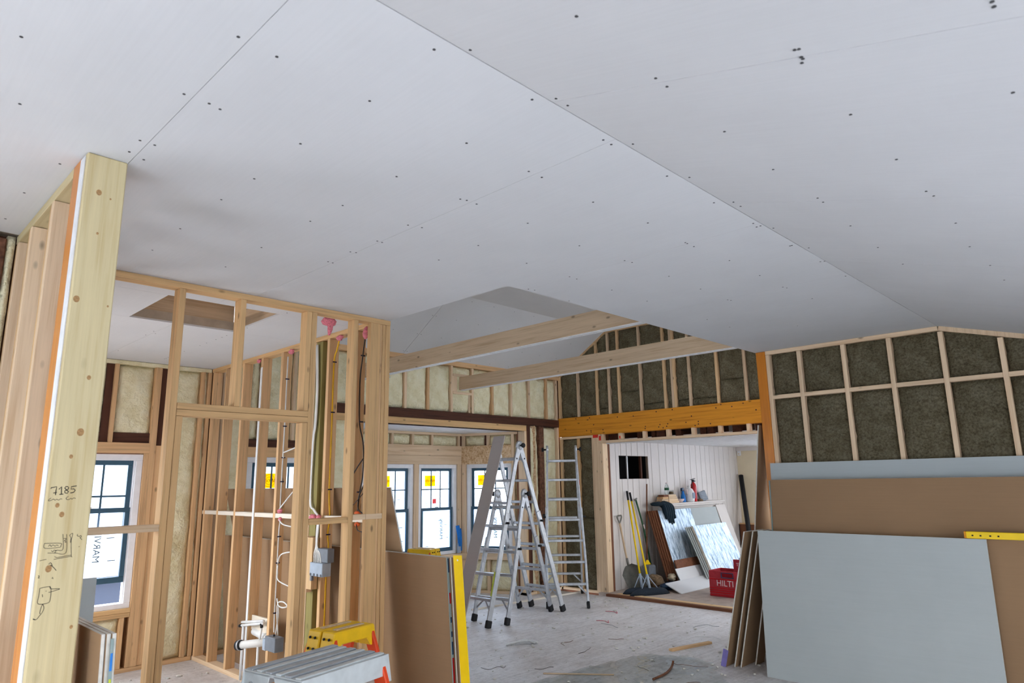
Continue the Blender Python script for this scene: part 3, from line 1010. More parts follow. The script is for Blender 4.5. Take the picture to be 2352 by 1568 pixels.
        for uu, zz in ((0.88, 0.25), (0.16, 0.05), (0.84, 0.6)):
            P('print_mark', (lu[0] + lw_ * (uu - 0.055), lu[0] + lw_ * (uu + 0.055)), (lz[0] + lh * zz, lz[0] + lh * zz + 0.008), (wlo + 0.0021, wlo + 0.0026), 'label_ink', sl_, 0)
    return root


window('window_1', 'double-hung window of the small room, lower sash raised', (XL - 0.02, W1[0], 0), (0, 1, 0), W1[1] - W1[0], W1[2], W1[3], 'glass', 'glass_thinfilm', 0.19, True, False)
portal((XL - 0.2, (W1[0] + W1[1]) / 2, 1.29), (1, 0, 0), 0.86, 1.44)
window('window_2', 'double-hung window half hidden behind the return partition', (XL - 0.02, W2[0], 0), (0, 1, 0), W2[1] - W2[0], W2[2], W2[3], 'glass', 'glass_film', 0.0)
portal((XL - 0.2, (W2[0] + W2[1]) / 2, 1.29), (1, 0, 0), 0.84, 1.44)

# ------------------------------------------------------------------ window bay
BX = -8.405
bay = struct('wall_bay', 'projecting window bay with pale header boards and foam panels', 'wall', (BX, 6.1, 0))
bx('bay_ceiling', (BX - 0.1, XL - 0.02), (4.6, 7.9), (2.466, 2.54), 'white_paint', bay, 0)
bx('bay_roof', (BX - 0.3, XL - 0.14), (4.5, 8.05), (2.55, 2.6), 'seam_backing', bay, 0)
cols = ((4.72, 4.80), (5.58, 5.67), (6.45, 6.54), (7.32, 7.40))
for a, b in cols:
    bx('stud', (BX - SD, BX), (a, b), (0.04, 2.03), 'wood_pale', bay)
bx('bottom_plate', (BX - SD, BX + 0.003), (4.72, 7.41), (0, 0.04), 'wood_pale', bay)
bx('sill_board', (BX - SD, BX + 0.03), (4.72, 7.41), (0.50, 0.59), 'wood_pale', bay)
bx('header_board', (BX - 0.1, BX + 0.002), (4.72, 7.41), (1.972, 2.105), 'wood_pale', bay)
bx('header_board', (BX - 0.1, BX + 0.006), (4.72, 7.41), (2.107, 2.265), 'wood_pale', bay)
bx('top_plate', (BX - SD, BX), (4.72, 7.41), (2.428, 2.466), 'wood_pale', bay)
bx('sheathing', (BX - 0.17, BX - 0.142), (4.6, 7.5), (-0.1, 0.58), 'osb', bay, 0)
bx('sheathing', (BX - 0.17, BX - 0.142), (4.6, 7.5), (1.99, 2.6), 'wood_old', bay, 0)


def foamX(par, x, y0, y1, z0, z1, amp=0.014):
    _seed[0] += 1
    return bumpy('foam_panel', (x, y0, z0), (0, 1, 0), (0, 0, 1), y1 - y0, z1 - z0, (1, 0, 0), 'foam', par, _seed[0], amp, 6.0, 0.012, 0.035, 0.08, 0.028)


for a, b in ((4.80, 5.19), (5.23, 5.60), (5.64, 6.02), (6.06, 6.40), (6.44, 6.78), (6.82, 7.34)):
    foamX(bay, BX - 0.03, a, b, 2.267, 2.426)
for y in (5.19, 5.60, 6.02, 6.40, 6.78, 7.34):
    bx('stud', (BX - SD, BX - 0.002), (y, y + 0.038), (2.266, 2.428), 'wood_pale', bay)
for a, b in ((4.80, 5.17), (5.21, 5.58), (5.67, 6.04), (6.08, 6.45), (6.54, 6.91), (6.95, 7.32)):
    foamX(bay, BX - 0.03, a, b, 0.04, 0.5)
for y in (5.17, 6.04, 6.91):
    bx('stud', (BX - SD, BX), (y, y + 0.038), (0.04, 0.5), 'wood_pale', bay)
for i, a in enumerate((4.80, 5.67, 6.54)):
    window('window_%d' % (3 + i), ('double-hung bay window farthest left behind the partition', 'double-hung bay window half hidden by the partition corner post', 'double-hung bay window facing the room beside the bay corner')[i],
           (BX - 0.02, a, 0), (0, 1, 0), 0.78, 0.595, 1.97)
    portal((BX - 0.2, a + 0.39, 1.28), (1, 0, 0), 0.78, 1.38)
# angled side of the bay
SA = Vector((BX, 7.405, 0)); SB = Vector((XL - 0.02, 7.86, 0))
sd = (SB - SA).normalized(); sn = sd.cross(Vector((0, 0, 1)))
SLEN = (SB - SA).length


def sideP(nm, u, z, w, mat, bev=0.002):
    c = SA + sd * (u[0] + u[1]) / 2 + Vector((0, 0, (z[0] + z[1]) / 2)) + sn * (w[0] + w[1]) / 2
    if abs(z[1] - z[0]) > abs(u[1] - u[0]):
        return mk(nm, box_bm(abs(u[1] - u[0]), abs(w[1] - w[0]), abs(z[1] - z[0]), bev), mat, bay, frame(c, sd, -sn, (0, 0, 1)))
    return mk(nm, box_bm(abs(z[1] - z[0]), abs(w[1] - w[0]), abs(u[1] - u[0]), bev), mat, bay, frame(c, (0, 0, 1), sn, sd))


def sideF(u0, u1, z0, z1):
    _seed[0] += 1
    return bumpy('foam_panel', SA + sd * u0 + Vector((0, 0, z0)) - sn * 0.03, sd, (0, 0, 1), u1 - u0, z1 - z0, sn, 'foam', bay, _seed[0], 0.014, 6.0, 0.012, 0.035, 0.08, 0.028)


sideP('stud', (0.0, 0.075), (0.04, 2.03), (-SD, 0), 'wood_pale'); sideP('stud', (0.865, 0.91), (0.04, 2.428), (-SD, 0), 'wood_pale')
sideP('bottom_plate', (0, SLEN), (0, 0.04), (-SD, 0.003), 'wood_pale'); sideP('sill_board', (0, 0.91), (0.50, 0.59), (-SD, 0.03), 'wood_pale')
sideP('osb_header', (0, 0.865), (1.972, 2.265), (-0.1, 0.004), 'osb'); sideP('top_plate', (0, SLEN), (2.428, 2.466), (-SD, 0), 'wood_pale')
sideP('stud', (0.0, 0.05), (2.266, 2.428), (-SD, -0.002), 'wood_pale')
sideF(0.06, 0.40, 2.267, 2.426); sideP('stud', (0.44, 0.478), (2.266, 2.428), (-SD, -0.002), 'wood_pale'); sideP('old_stud', (0.40, 0.44), (2.266, 2.428), (-SD, -0.02), 'wood_old'); sideF(0.48, 0.865, 2.267, 2.426)
sideF(0.08, 0.44, 0.04, 0.5); sideP('stud', (0.44, 0.478), (0.04, 0.5), (-SD, 0), 'wood_pale'); sideF(0.48, 0.865, 0.04, 0.5)
sideF(0.91, 1.01, 0.04, 2.426); sideP('stud', (1.01, SLEN + 0.02), (0.04, 2.466), (-SD, 0), 'wood_old_red')
for z in ((-0.1, 0.58), (1.99, 2.6)):
    sideP('sheathing', (-0.06, SLEN + 0.1), z, (-0.17, -0.142), 'osb', 0)
sideP('sheathing', (0.87, SLEN + 0.1), (0.58, 1.99), (-0.17, -0.142), 'osb', 0)
window('window_6', 'double-hung window in the angled side of the bay behind the ladders', SA + sd * 0.08 - sn * 0.02, sd, 0.78, 0.595, 1.97)
portal(SA + sd * 0.47 - sn * 0.2 + Vector((0, 0, 1.28)), sn, 0.78, 1.38)
bx('corner_post', (BX - 0.17, BX - 0.001), (7.38, 7.52), (-0.1, 2.6), 'wood_old', bay, 0)
# square left side of the bay
bx('side_panel', (BX - 0.1, XL - 0.14), (4.60, 4.715), (0, 2.466), 'drywall', bay, 0)
bx('bay_floor', (BX - 0.2, XL), (4.6, 7.95), (-0.1, -0.001), 'floor', bay, 0)

# ------------------------------------------------------------------ back wall with mineral wool
WB = struct('wall_back', 'gable wall packed with grey-brown mineral wool above an orange beam', 'wall', (-5, YB, 0))
KX0, KX1, KZ = -6.478, -2.93, 2.30
for xr, zr in (((XL - 0.2, KX0), (-0.1, 2.4)), ((XL - 0.2, -2.8), (2.62, 4.2))):
    bx('sheathing', xr, (YB + 0.145, YB + 0.18), zr, 'wood_old_red', WB, 0)
gs = [-6.94, -6.55, -6.31, -6.12, -5.72, -5.30, -5.17, -5.132, -4.89, -4.46, -4.05, -3.64, -3.25]


def vtop(x):
    return min(VZ1, VZ0 + (VZ1 - VZ0) * (x - XL) / (VX1 - XL))


bx('stud', (XL + 0.005, XL + 0.045), (YB, YB + SD), (2.70, 3.40), 'wood_new', WB)
prev = XL + 0.045
for i, x in enumerate(gs):
    top = vtop(x - 0.019)
    bx('stud', (x - 0.019, x + 0.019), (YB, YB + SD), (2.70, top), 'wood_new' if i % 2 else 'wood_tie', WB)
    if x - 0.019 - prev > 0.05:
        # one batt, split where the photo shows a joint
        zt = vtop(x - 0.02) - 0.01
        cut = 3.02 if i % 3 == 1 else 2.80
        if i in (2, 4, 5, 8, 9, 10):
            woolB(WB, prev, x - 0.019, 2.70, cut, YB + 0.02)
            woolB(WB, prev, x - 0.019, cut + 0.004, zt, YB + 0.02)
        else:
            woolB(WB, prev, x - 0.019, 2.70, zt, YB + 0.02)
    prev = x + 0.019
slab4('top_plate', [(XL, YB - 0.001, 3.372), (VX1, YB - 0.001, VZ1 - 0.04), (VX1, YB + SD, VZ1 - 0.04), (XL, YB + SD, 3.372)], 'wood_new', WB, 0.036)
bx('top_plate', (VX1, VX2), (YB - 0.001, YB + SD), (VZ1 - 0.04, VZ1 - 0.002), 'wood_new', WB)
ob = bx('orange_beam', (XL + 0.002, -2.94), (YB - 0.012, YB + 0.13), (2.395, 2.70), 'wood_orange', WB, 0.003)
ob['label'] = 'amber coloured laminated beam with dark knots'
bm = bmesh.new()
for i in range(34):
    bmesh.ops.create_cone(bm, cap_ends=True, segments=6, radius1=0.011, radius2=0.010, depth=0.003,
                          matrix=T((random.uniform(-7.3, -3.2), YB - 0.013, random.choice([2.43, 2.47, 2.56, 2.63, 2.67]) + random.uniform(-0.01, 0.01))) @ Matrix.Rotation(math.pi / 2, 4, 'X'))
so = mk('nail_holes', bm, 'wood_old', ob)
so['kind'] = 'stuff'
# left of the opening
bx('plate', (XL + 0.01, -6.655), (YB, YB + SD), (2.352, 2.39), 'wood_pale', WB)
bx('stud', (XL + 0.01, XL + 0.05), (YB, YB + SD), (0.04, 2.352), 'wood_new', WB); bx('stud', (-6.99, -6.952), (YB, YB + SD), (0.04, 2.352), 'wood_partition', WB)
bx('stud', (-6.69, -6.655), (YB - 0.002, YB + SD), (0.0, 2.352), 'wood_pale', WB)
bx('post', (-6.653, -6.555), (YB - 0.006, YB + 0.13), (0.0, 2.35), 'wood_pale', WB); bx('red_mark', (-6.653, -6.555), (YB - 0.008, YB - 0.004), (2.345, 2.392), 'red_paint', WB, 0)
bx('post', (-6.553, -6.515), (YB - 0.004, YB + 0.13), (0.0, 2.255), 'wood_pale', WB); bx('post', (-6.513, -6.475), (YB + 0.0, YB + 0.125), (0.0, 2.255), 'wood_pale', WB)
bx('casing', (-6.50, -6.478), (YB + 0.126, YB + 0.15), (0.0, 2.255), 'wood_old_red', WB)
bx('bottom_plate', (XL, -6.655), (YB, YB + SD), (0, 0.04), 'wood_pale', WB)
woolB(WB, XL + 0.05, -6.99, 0.04, 2.35, YB + 0.02); woolB(WB, -6.952, -6.69, 0.04, 1.1, YB + 0.02); woolB(WB, -6.952, -6.69, 1.105, 2.35, YB + 0.02)
bx('red_stripe', (-6.985, -6.957), (YB - 0.002, YB - 0.0005), (1.0, 1.55), 'red_paint', WB, 0); bx('red_stripe', (-6.985, -6.957), (YB - 0.002, YB - 0.0005), (1.62, 1.70), 'red_paint', WB, 0)
# header over the opening and the short pieces between it and the beam
bx('header_plate', (-6.553, -2.94), (YB - 0.004, YB + 0.12), (2.256, 2.294), 'wood_pale', WB)
bx('drywall_edge', (-6.43, -2.94), (YB + 0.03, YB + 0.12), (2.24, 2.255), 'white_paint', WB)
for i, (a, b, m_) in enumerate(((-6.552, -6.47, 'wood_pale'), (-6.168, -6.109, 'wood_pale'), (-5.727, -5.69, 'wood_pale'), (-5.32, -5.276, 'wood_pale'), (-4.911, -4.869, 'wood_pale'), (-4.501, -4.46, 'wood_pale'), (-4.09, -4.05, 'wood_pale'), (-3.68, -3.64, 'wood_pale'))):
    bx('cripple', (a, b), (YB, YB + 0.09), (2.294, 2.396), m_, WB)
for a, b in ((-6.44, -6.19), (-5.915, -5.84), (-5.66, -5.60), (-5.571, -5.435), (-5.25, -5.155), (-4.85, -4.755), (-4.74, -4.643), (-4.36, -4.25), (-4.03, -3.95), (-3.6, -3.5)):
    bx('old_joist', (a, b), (YB + 0.14, YB + 0.6), (2.302, 2.5), 'wood_old', WB)
bx('red_mark', (-6.15, -6.125), (YB - 0.002, YB), (2.31, 2.35), 'red_paint', WB, 0); bx('red_mark', (-6.54, -6.50), (YB - 0.002, YB), (2.30, 2.37), 'red_paint', WB, 0)

# ------------------------------------------------------------------ right wall with mineral wool
WR = struct('wall_right', 'stud wall packed with grey-brown mineral wool, top sloping at right', 'wall', (-0.5, YR, 0))
bx('sheathing', (-2.95, 2.1), (YR + 0.145, YR + 0.18), (-0.1, 3.05), 'wood_old_red', WR, 0)
op = bx('orange_post', (-2.93, -2.838), (YR - 0.01, YR + SD), (0, 2.925), 'wood_orange_edge', WR)
op['label'] = 'amber laminated post at the wall end'


def rtop(x):
    return H - max(0, (x - XF)) * KS


rs = [-2.81, -2.51, -2.103, -1.715, -1.313, -0.905, -0.5, -0.094, 0.312, 0.718, 1.124, 1.53]
prev = None
for x in rs:
    x0, x1 = (x - 0.027, x + 0.013) if x == -2.81 else (x - 0.019, x + 0.019)
    bx('stud', (x0, x1), (YR, YR + SD), (0.04, rtop(x1) - 0.042), 'wood_pale', WR)
    if prev is not None:
        bx('block', (prev, x0), (YR, YR + SD), (2.444, 2.482), 'wood_pale', WR) if rtop(x0) > 2.6 else None
        zt = rtop(prev) - 0.03
        if rtop(x0) > 2.6:
            woolB(WR, prev, x0, 2.482, zt, YR + 0.024); woolB(WR, prev, x0, 0.04, 2.444, YR + 0.024)
        else:
            woolB(WR, prev, x0, 0.04, zt, YR + 0.024)
    prev = x1
bx('top_plate', (-2.837, XF), (YR - 0.003, YR + SD), (H - 0.04, H - 0.002), 'wood_pale', WR)
slab4('top_plate', [(XF, YR - 0.003, H - 0.04), (2.0, YR - 0.003, rtop(2.0) - 0.04), (2.0, YR + SD, rtop(2.0) - 0.04), (XF, YR + SD, H - 0.04)], 'wood_pale', WR, 0.038)
bx('bottom_plate', (-2.837, 2.0), (YR, YR + SD), (0, 0.04), 'wood_pale', WR)
wc = struct('wall_vault_side', 'drywall wall with an added unseen window closing the space right of the vault', 'wall', (-2.8, 7.6, 0))
SW = (6.85, 8.55, 1.25, 2.5)  # hidden window added to throw more daylight on the far floor
for yr, zr in (((YR + SD + 0.01, SW[0]), (0, 2.943)), ((SW[1], YB), (0, 2.943)), ((SW[0], SW[1]), (0, SW[2])), ((SW[0], SW[1]), (SW[3], 2.943))):
    bx('drywall_panel', (-2.93, -2.917), yr, zr, 'drywall', wc, 0)
for yr, zr in (((YR + SD + 0.04, SW[0]), (-0.1, 3.45)), ((SW[1], 8.85), (-0.1, 3.45)), ((SW[0], SW[1]), (-0.1, SW[2])), ((SW[0], SW[1]), (SW[3], 3.45))):
    bx('framing', (-2.917, -2.8), yr, zr, 'seam_backing', wc, 0)
for yr, zr in (((SW[0], SW[1]), (SW[2], SW[2] + 0.05)), ((SW[0], SW[1]), (SW[3] - 0.05, SW[3])), ((SW[0], SW[0] + 0.05), (SW[2], SW[3])), ((SW[1] - 0.05, SW[1]), (SW[2], SW[3])), ((7.70, 7.75), (SW[2], SW[3]))):
    bx('window_frame', (-2.90, -2.85), yr, zr, 'window_white', wc)
portal((-2.75, 7.70, 1.875), (-1, 0, 0), 1.7, 1.25)

# ------------------------------------------------------------------ near-left stub wall with the inscribed post
WN = struct('wall_stub', 'open stud wall ending in a broad pale post with pencil notes', 'wall', (-3.3, Y0, 0))
PX = -2.762
pst = bx('end_post', (PX - 0.082, PX), (Y0 + 0.002, Y1), (0, H - 0.001), 'wood_post', WN, 0.004)
pst['label'] = 'broad pale post face with pencil notes and knots'
bx('orange_ply', (PX - 0.185, PX - 0.083), (Y0, Y1 - 0.002), (0, H - 0.001), 'wood_orange_edge', WN, 0.002)
for x in (-3.24, -3.645, -3.93):
    bx('stud', (x - 0.038, x), (Y0, Y1), (0.04, 2.885), 'wood_pale', WN)
    bx('stud', (x - 0.076, x - 0.039), (Y0 + 0.003, Y1 - 0.003), (0.04, 2.885), 'wood_partition', WN)
bx('lit_or_white_edge_strip', (PX - 0.080, PX - 0.022), (Y0 - 0.0015, Y0 + 0.0015), (0, 2.92), 'white_paint', WN, 0)  # window light on the post's narrow front edge, put in as white
bx('bottom_plate', (-4.0, PX - 0.186), (Y0, Y1), (0, 0.04), 'wood_partition', WN)
bx('top_plate', (-4.0, PX - 0.186), (Y0, Y1), (2.887, 2.928), 'wood_post', WN)
STROKES = [[(0.58, 1.691), (0.58, 1.695), (0.596, 1.698), (0.595, 1.685), (0.595, 1.67)], [(0.588, 1.677), (0.598, 1.679)], [(0.603, 1.689), (0.61, 1.698), (0.612, 1.672)], [(0.606, 1.672), (0.618, 1.673)], [(0.63, 1.697), (0.623, 1.698), (0.62, 1.693), (0.626, 1.686), (0.632, 1.681), (0.629, 1.675), (0.622, 1.677), (0.621, 1.683), (0.631, 1.69), (0.631, 1.696)], [(0.655, 1.7), (0.639, 1.697), (0.639, 1.689), (0.647, 1.69), (0.652, 1.685), (0.648, 1.678), (0.638, 1.676)], [(0.584, 1.661), (0.577, 1.655), (0.578, 1.651), (0.586, 1.654), (0.591, 1.657), (0.595, 1.653), (0.6, 1.656), (0.606, 1.653), (0.611, 1.657), (0.616, 1.656)], [(0.634, 1.665), (0.628, 1.66), (0.629, 1.655), (0.636, 1.654), (0.641, 1.658), (0.645, 1.655), (0.65, 1.659), (0.656, 1.657)], [(0.58, 1.513), (0.626, 1.51), (0.628, 1.502), (0.624, 1.497), (0.583, 1.497), (0.58, 1.513)], [(0.592, 1.502), (0.596, 1.507), (0.6, 1.502), (0.605, 1.506), (0.611, 1.502), (0.616, 1.505), (0.621, 1.502)], [(0.63, 1.54), (0.635, 1.49), (0.617, 1.488), (0.615, 1.48), (0.645, 1.478), (0.641, 1.539)], [(0.592, 1.481), (0.615, 1.479)], [(0.602, 1.488), (0.607, 1.484), (0.61, 1.489), (0.618, 1.485)], [(0.65, 1.535), (0.659, 1.54), (0.657, 1.514), (0.662, 1.468), (0.665, 1.462)], [(0.65, 1.535), (0.655, 1.526), (0.655, 1.51)], [(0.612, 1.459), (0.663, 1.465)], [(0.613, 1.468), (0.62, 1.464), (0.662, 1.469)], [(0.634, 1.525), (0.64, 1.525), (0.639, 1.518), (0.636, 1.519), (0.642, 1.513), (0.638, 1.512)], [(0.674, 1.537), (0.673, 1.532), (0.68, 1.529), (0.684, 1.532), (0.686, 1.526), (0.682, 1.525), (0.689, 1.517)], [(0.681, 1.494), (0.684, 1.495)], [(0.572, 1.458), (0.591, 1.461)], [(0.582, 1.37), (0.595, 1.372), (0.611, 1.371), (0.615, 1.354), (0.615, 1.333), (0.61, 1.321), (0.582, 1.322), (0.582, 1.349), (0.582, 1.37)], [(0.61, 1.374), (0.614, 1.365), (0.639, 1.362), (0.623, 1.357), (0.608, 1.354)], [(0.591, 1.35), (0.593, 1.341)], [(0.6, 1.36), (0.601, 1.358)], [(0.595, 1.32), (0.592, 1.308), (0.59, 1.293), (0.592, 1.289)], [(0.595, 1.32), (0.6, 1.307), (0.597, 1.294), (0.59, 1.283), (0.582, 1.273), (0.573, 1.275)], [(0.573, 1.277), (0.58, 1.273)], [(0.573, 1.41), (0.576, 1.41), (0.575, 1.404), (0.573, 1.404), (0.578, 1.403)], [(0.612, 1.399), (0.617, 1.396), (0.614, 1.402)], [(0.599, 1.444), (0.604, 1.449), (0.61, 1.438), (0.603, 1.442), (0.613, 1.434), (0.623, 1.422)]]
for nm, idx, r_ in (('marker_number', range(0, 6), 0.0016), ('pencil_scribble', range(6, 8), 0.0009), ('pencil_plan_sketch', range(8, 21), 0.0009), ('pencil_doodle', range(21, len(STROKES)), 0.0010)):
    bm = bmesh.new()
    for i in idx:
        tube_bm([(0, p[0], p[1]) for p in STROKES[i]], r_, 5, bm, len(STROKES[i]) > 3 and i > 5)
    bmesh.ops.scale(bm, vec=(0.25, 1, 1), verts=bm.verts)
    mk(nm, bm, 'ink', pst, T((PX + 0.0002, 0, 0)))
# knots on the post face
for y, z, r_ in ((0.62, 2.78, 0.011), (0.66, 2.765, 0.004), (0.588, 2.36, 0.012), (0.655, 2.08, 0.008), (0.648, 1.885, 0.013), (0.628, 1.8, 0.007), (0.604, 1.636, 0.0075), (0.62, 1.605, 0.009), (0.685, 1.235, 0.006), (0.63, 2.62, 0.005), (0.69, 2.35, 0.004), (0.60, 1.43, 0.011)):
    kb = bmesh.new()
    bmesh.ops.create_circle(kb, cap_ends=True, segments=14, radius=r_ * 0.85)
    bmesh.ops.scale(kb, vec=(1, 1.25, 1), verts=kb.verts)
    mk('knot', kb, 'knot', pst, frame((PX + 0.0006, y, z), (0, 1, 0), (0, 0, 1), (1, 0, 0)))
# outer wall beyond the stub
WO = struct('wall_near_left', 'outer wall at far left with old boards and a strip of foam', 'wall', (-3.99, -1, 0))
NW = (-2.6, -0.5, 0.6, 2.05)
for yr, zr in (((-4.6, NW[0]), (-0.1, 3.0)), ((NW[1], 0.9), (-0.1, 3.0)), ((NW[0], NW[1]), (-0.1, NW[2])), ((NW[0], NW[1]), (NW[3], 3.0))):
    bx('sheathing', (-4.12, -4.09), yr, zr, 'wood_old_red', WO, 0)
for yr, zr in (((NW[0], NW[1]), (NW[2], NW[2] + 0.06)), ((NW[0], NW[1]), (NW[3] - 0.06, NW[3])), ((NW[0], NW[0] + 0.06), (NW[2], NW[3])), ((NW[1] - 0.06, NW[1]), (NW[2], NW[3])), ((-1.58, -1.52), (NW[2], NW[3]))):
    bx('window_frame', (-4.08, -4.02), yr, zr, 'window_white', WO)
portal((-4.2, -1.55, 1.32), (1, 0, 0), 2.1, 1.45)
foamX(WO, -3.985, 0.532, 0.566, 0.02, 2.929)
bx('stud', (-4.08, -3.975), (0.425, 0.463), (0, 2.929), 'wood_new', WO)
for k in range(10):
    bx('brick', (-4.085, -4.0), (0.466, 0.530), (0.01 + 0.292 * k, 0.285 + 0.292 * k), 'brick_old', WO, 0.006)
foamX(WO, -3.99, -0.12, 0.42, 0.02, 2.92)
for yr, zr in (((-4.6, NW[0]), (0, 2.93)), ((NW[1], -0.16), (0, 2.93)), ((NW[0], NW[1]), (0, NW[2])), ((NW[0], NW[1]), (NW[3], 2.93))):
    bx('drywall_panel', (-4.0, -3.987), yr, zr, 'drywall', WO, 0)
bx('stud', (-4.08, -3.975), (-0.16, -0.12), (0, 2.92), 'wood_post', WO)
CW = (-7.0, -4.9, 0.7, 2.15)  # unseen window added to brighten the small room's ceiling
for xr, zr in (((-7.56, CW[0]), (-0.1, 3.0)), ((CW[1], -4.0), (-0.1, 3.0)), ((CW[0], CW[1]), (-0.1, CW[2])), ((CW[0], CW[1]), (CW[3], 3.0))):
    bx('cross_wall', xr, (0.40, 0.44), zr, 'osb', WO, 0)
for xr, zr in (((CW[0], CW[1]), (CW[2], CW[2] + 0.06)), ((CW[0], CW[1]), (CW[3] - 0.06, CW[3])), ((CW[0], CW[0] + 0.06), (CW[2], CW[3])), ((CW[1] - 0.06, CW[1]), (CW[2], CW[3])), ((-5.98, -5.92), (CW[2], CW[3]))):
    bx('window_frame', xr, (0.41, 0.47), zr, 'window_white', WO)
portal(((CW[0] + CW[1]) / 2, 0.36, 1.42), (0, 1, 0), 2.1, 1.45)

# ------------------------------------------------------------------ open partition beside the camera
WP = struct('wall_partition', 'open stud partition with a framed doorway', 'wall', (XP, 1.9, 0))


def studP(y0, y1, z0, z1, mat='wood_partition', name='stud', dx=0.0):
    return bx(name, (XP - 0.09 + dx, XP + dx), (y0, y1), (z0, z1), mat, WP)


studP(Y1, 3.012, 2.891, 2.929, name='top_plate')
studP(Y1, 1.44, 0, 0.04, name='bottom_plate'); studP(2.345, 3.012, 0, 0.04, name='bottom_plate')
studP(1.045, 1.083, 0.04, 2.89); studP(1.443, 1.481, 0.04, 2.89, name='king_stud'); studP(1.483, 1.521, 0.0, 2.106, name='jack_stud')
studP(1.483, 2.343, 2.108, 2.145, name='header'); studP(1.483, 2.343, 2.147, 2.185, name='header')
studP(1.826, 1.864, 2.186, 2.89, name='cripple'); studP(2.303, 2.341, 2.186, 2.89, name='cripple'); studP(2.303, 2.341, 0.0, 2.106, name='jack_stud'); studP(2.343, 2.381, 0.0, 2.89, name='king_stud')
studP(2.686, 2.724, 0.04, 2.89); bx('stud', (XP - 0.045, XP), (2.832, 2.92), (0.04, 2.89), 'wood_partition', WP)
studP(2.922, 2.94, 0.04, 2.89, 'wood_return', dx=-0.006); studP(2.972, 3.01, 0.04, 2.89); studP(2.942, 2.97, 0.04, 2.89, dx=-0.004)
studP(1.084, 1.442, 1.442, 1.48, 'wood_pale', 'block'); studP(2.382, 2.685, 1.425, 1.463, 'wood_partition', 'block'); studP(2.725, 2.83, 1.44, 1.478, 'wood_pale', 'block'); bx('block', (XP - 0.02, XP + 0.001), (2.832, 2.97), (1.44, 1.478), 'wood_pale', WP)

# ------------------------------------------------------------------ return partition towards the left wall
WQ = struct('wall_return', 'open stud partition running back to the foam wall, with wiring and pipes', 'wall', (-5.8, YC0, 0))


def studQ(x0, x1, z0, z1, mat='wood_return', name='stud', dy=0.0):
    return bx(name, (x0, x1), (YC0 + dy, YC1 + dy), (z0, z1), mat, WQ)


studQ(XL, XP - 0.092, 2.891, 2.929, name='top_plate', mat='wood_partition')
studQ(XL, -6.22, 0, 0.04, name='bottom_plate', mat='wood_pale'); studQ(-5.75, XP - 0.092, 0, 0.04, name='bottom_plate', mat='wood_pale')
qs = [-7.30, -6.972, -6.575, -6.166, -5.767, -4.961, -4.56]
for i, x in enumerate(qs):
    studQ(x - 0.04, x, 0.04, 2.89, 'wood_return')
prev = XL
for x in qs:
    studQ(prev, x - 0.041, 1.41, 1.448, 'wood_white', 'block', 0.001)
    prev = x + 0.001
studQ(-4.558, XP - 0.094, 1.41, 1.448, 'wood_white', 'block', 0.001)
bx('lit_or_white_edge_strip', (-6.204, -6.168), (YC0 - 0.006, YC0 - 0.0005), (0.04, 2.8), 'pvc', WQ)
studQ(-5.18, -5.08, 0.0, 2.885, 'wood_treated', 'treated_post', 0.005)
studQ(-5.20, -5.182, 0.0, 2.885, 'wood_pale', 'stud', 0.0)

# ------------------------------------------------------------------ back room beyond the opening
KW = struct('wall_kitchen_left', 'white vertical-board wall of the back room with a dark cut-out', 'wall', (-6.5, 11, 0))
gy = [8.79, 8.86, 9.01, 9.16, 9.32, 9.46, 9.64, 9.85, 10.04, 10.28, 10.5, 10.74, 10.92, 11.12, 11.33, 11.54, 11.72, 11.89, 12.06, 12.26, 12.44, 12.62, 12.85, 13.09, 13.2]
HK = (9.10, 9.94, 1.70, 2.07)
for a, b in zip(gy, gy[1:]):
    a2, b2 = a + 0.004, b - 0.004
    if b2 <= HK[0] or a2 >= HK[1]:
        bx('wall_board', (-6.515, -6.5), (a2, b2), (0.0, KZ), 'kitchen_white', KW, 0.004)
    else:
        if a2 < HK[0]:
            bx('wall_board', (-6.515, -6.5), (a2, HK[0]), (0.0, KZ), 'kitchen_white', KW, 0.004); a2 = HK[0]
        if b2 > HK[1]:
            bx('wall_board', (-6.515, -6.5), (HK[1], b2), (0.0, KZ), 'kitchen_white', KW, 0.004); b2 = HK[1]
        bx('wall_board', (-6.515, -6.5), (a2, b2), (0.0, HK[2]), 'kitchen_white', KW, 0.004); bx('wall_board', (-6.515, -6.5), (a2, b2), (HK[3], KZ), 'kitchen_white', KW, 0.004)
for yr, zr in (((8.75, HK[0]), (0, KZ)), ((HK[1], 13.3), (0, KZ)), (HK, (0, HK[2])), (HK, (HK[3], KZ))):
    bx('wall_backing', (-6.55, -6.517), yr[:2], zr, 'groove', KW, 0)
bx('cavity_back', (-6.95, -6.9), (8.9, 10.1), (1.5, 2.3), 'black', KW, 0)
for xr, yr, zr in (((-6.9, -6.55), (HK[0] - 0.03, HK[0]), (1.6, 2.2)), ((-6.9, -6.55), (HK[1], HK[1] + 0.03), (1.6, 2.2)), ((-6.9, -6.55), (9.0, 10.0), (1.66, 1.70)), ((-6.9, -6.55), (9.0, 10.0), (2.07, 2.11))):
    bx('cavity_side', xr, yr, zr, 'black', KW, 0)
bx('cavity_divider', (-6.55, -6.53), (9.36, 9.385), (1.70, 2.07), 'white_paint', KW); bx('cavity_stud', (-6.6, -6.56), (9.80, 9.84), (1.70, 2.07), 'wood_old', KW)
KF = struct('wall_kitchen_far', 'cream wall at the far end of the back room', 'wall', (-4.3, 13.2, 0))
KWIN = (-5.55, -3.6, 0.8, 2.15)
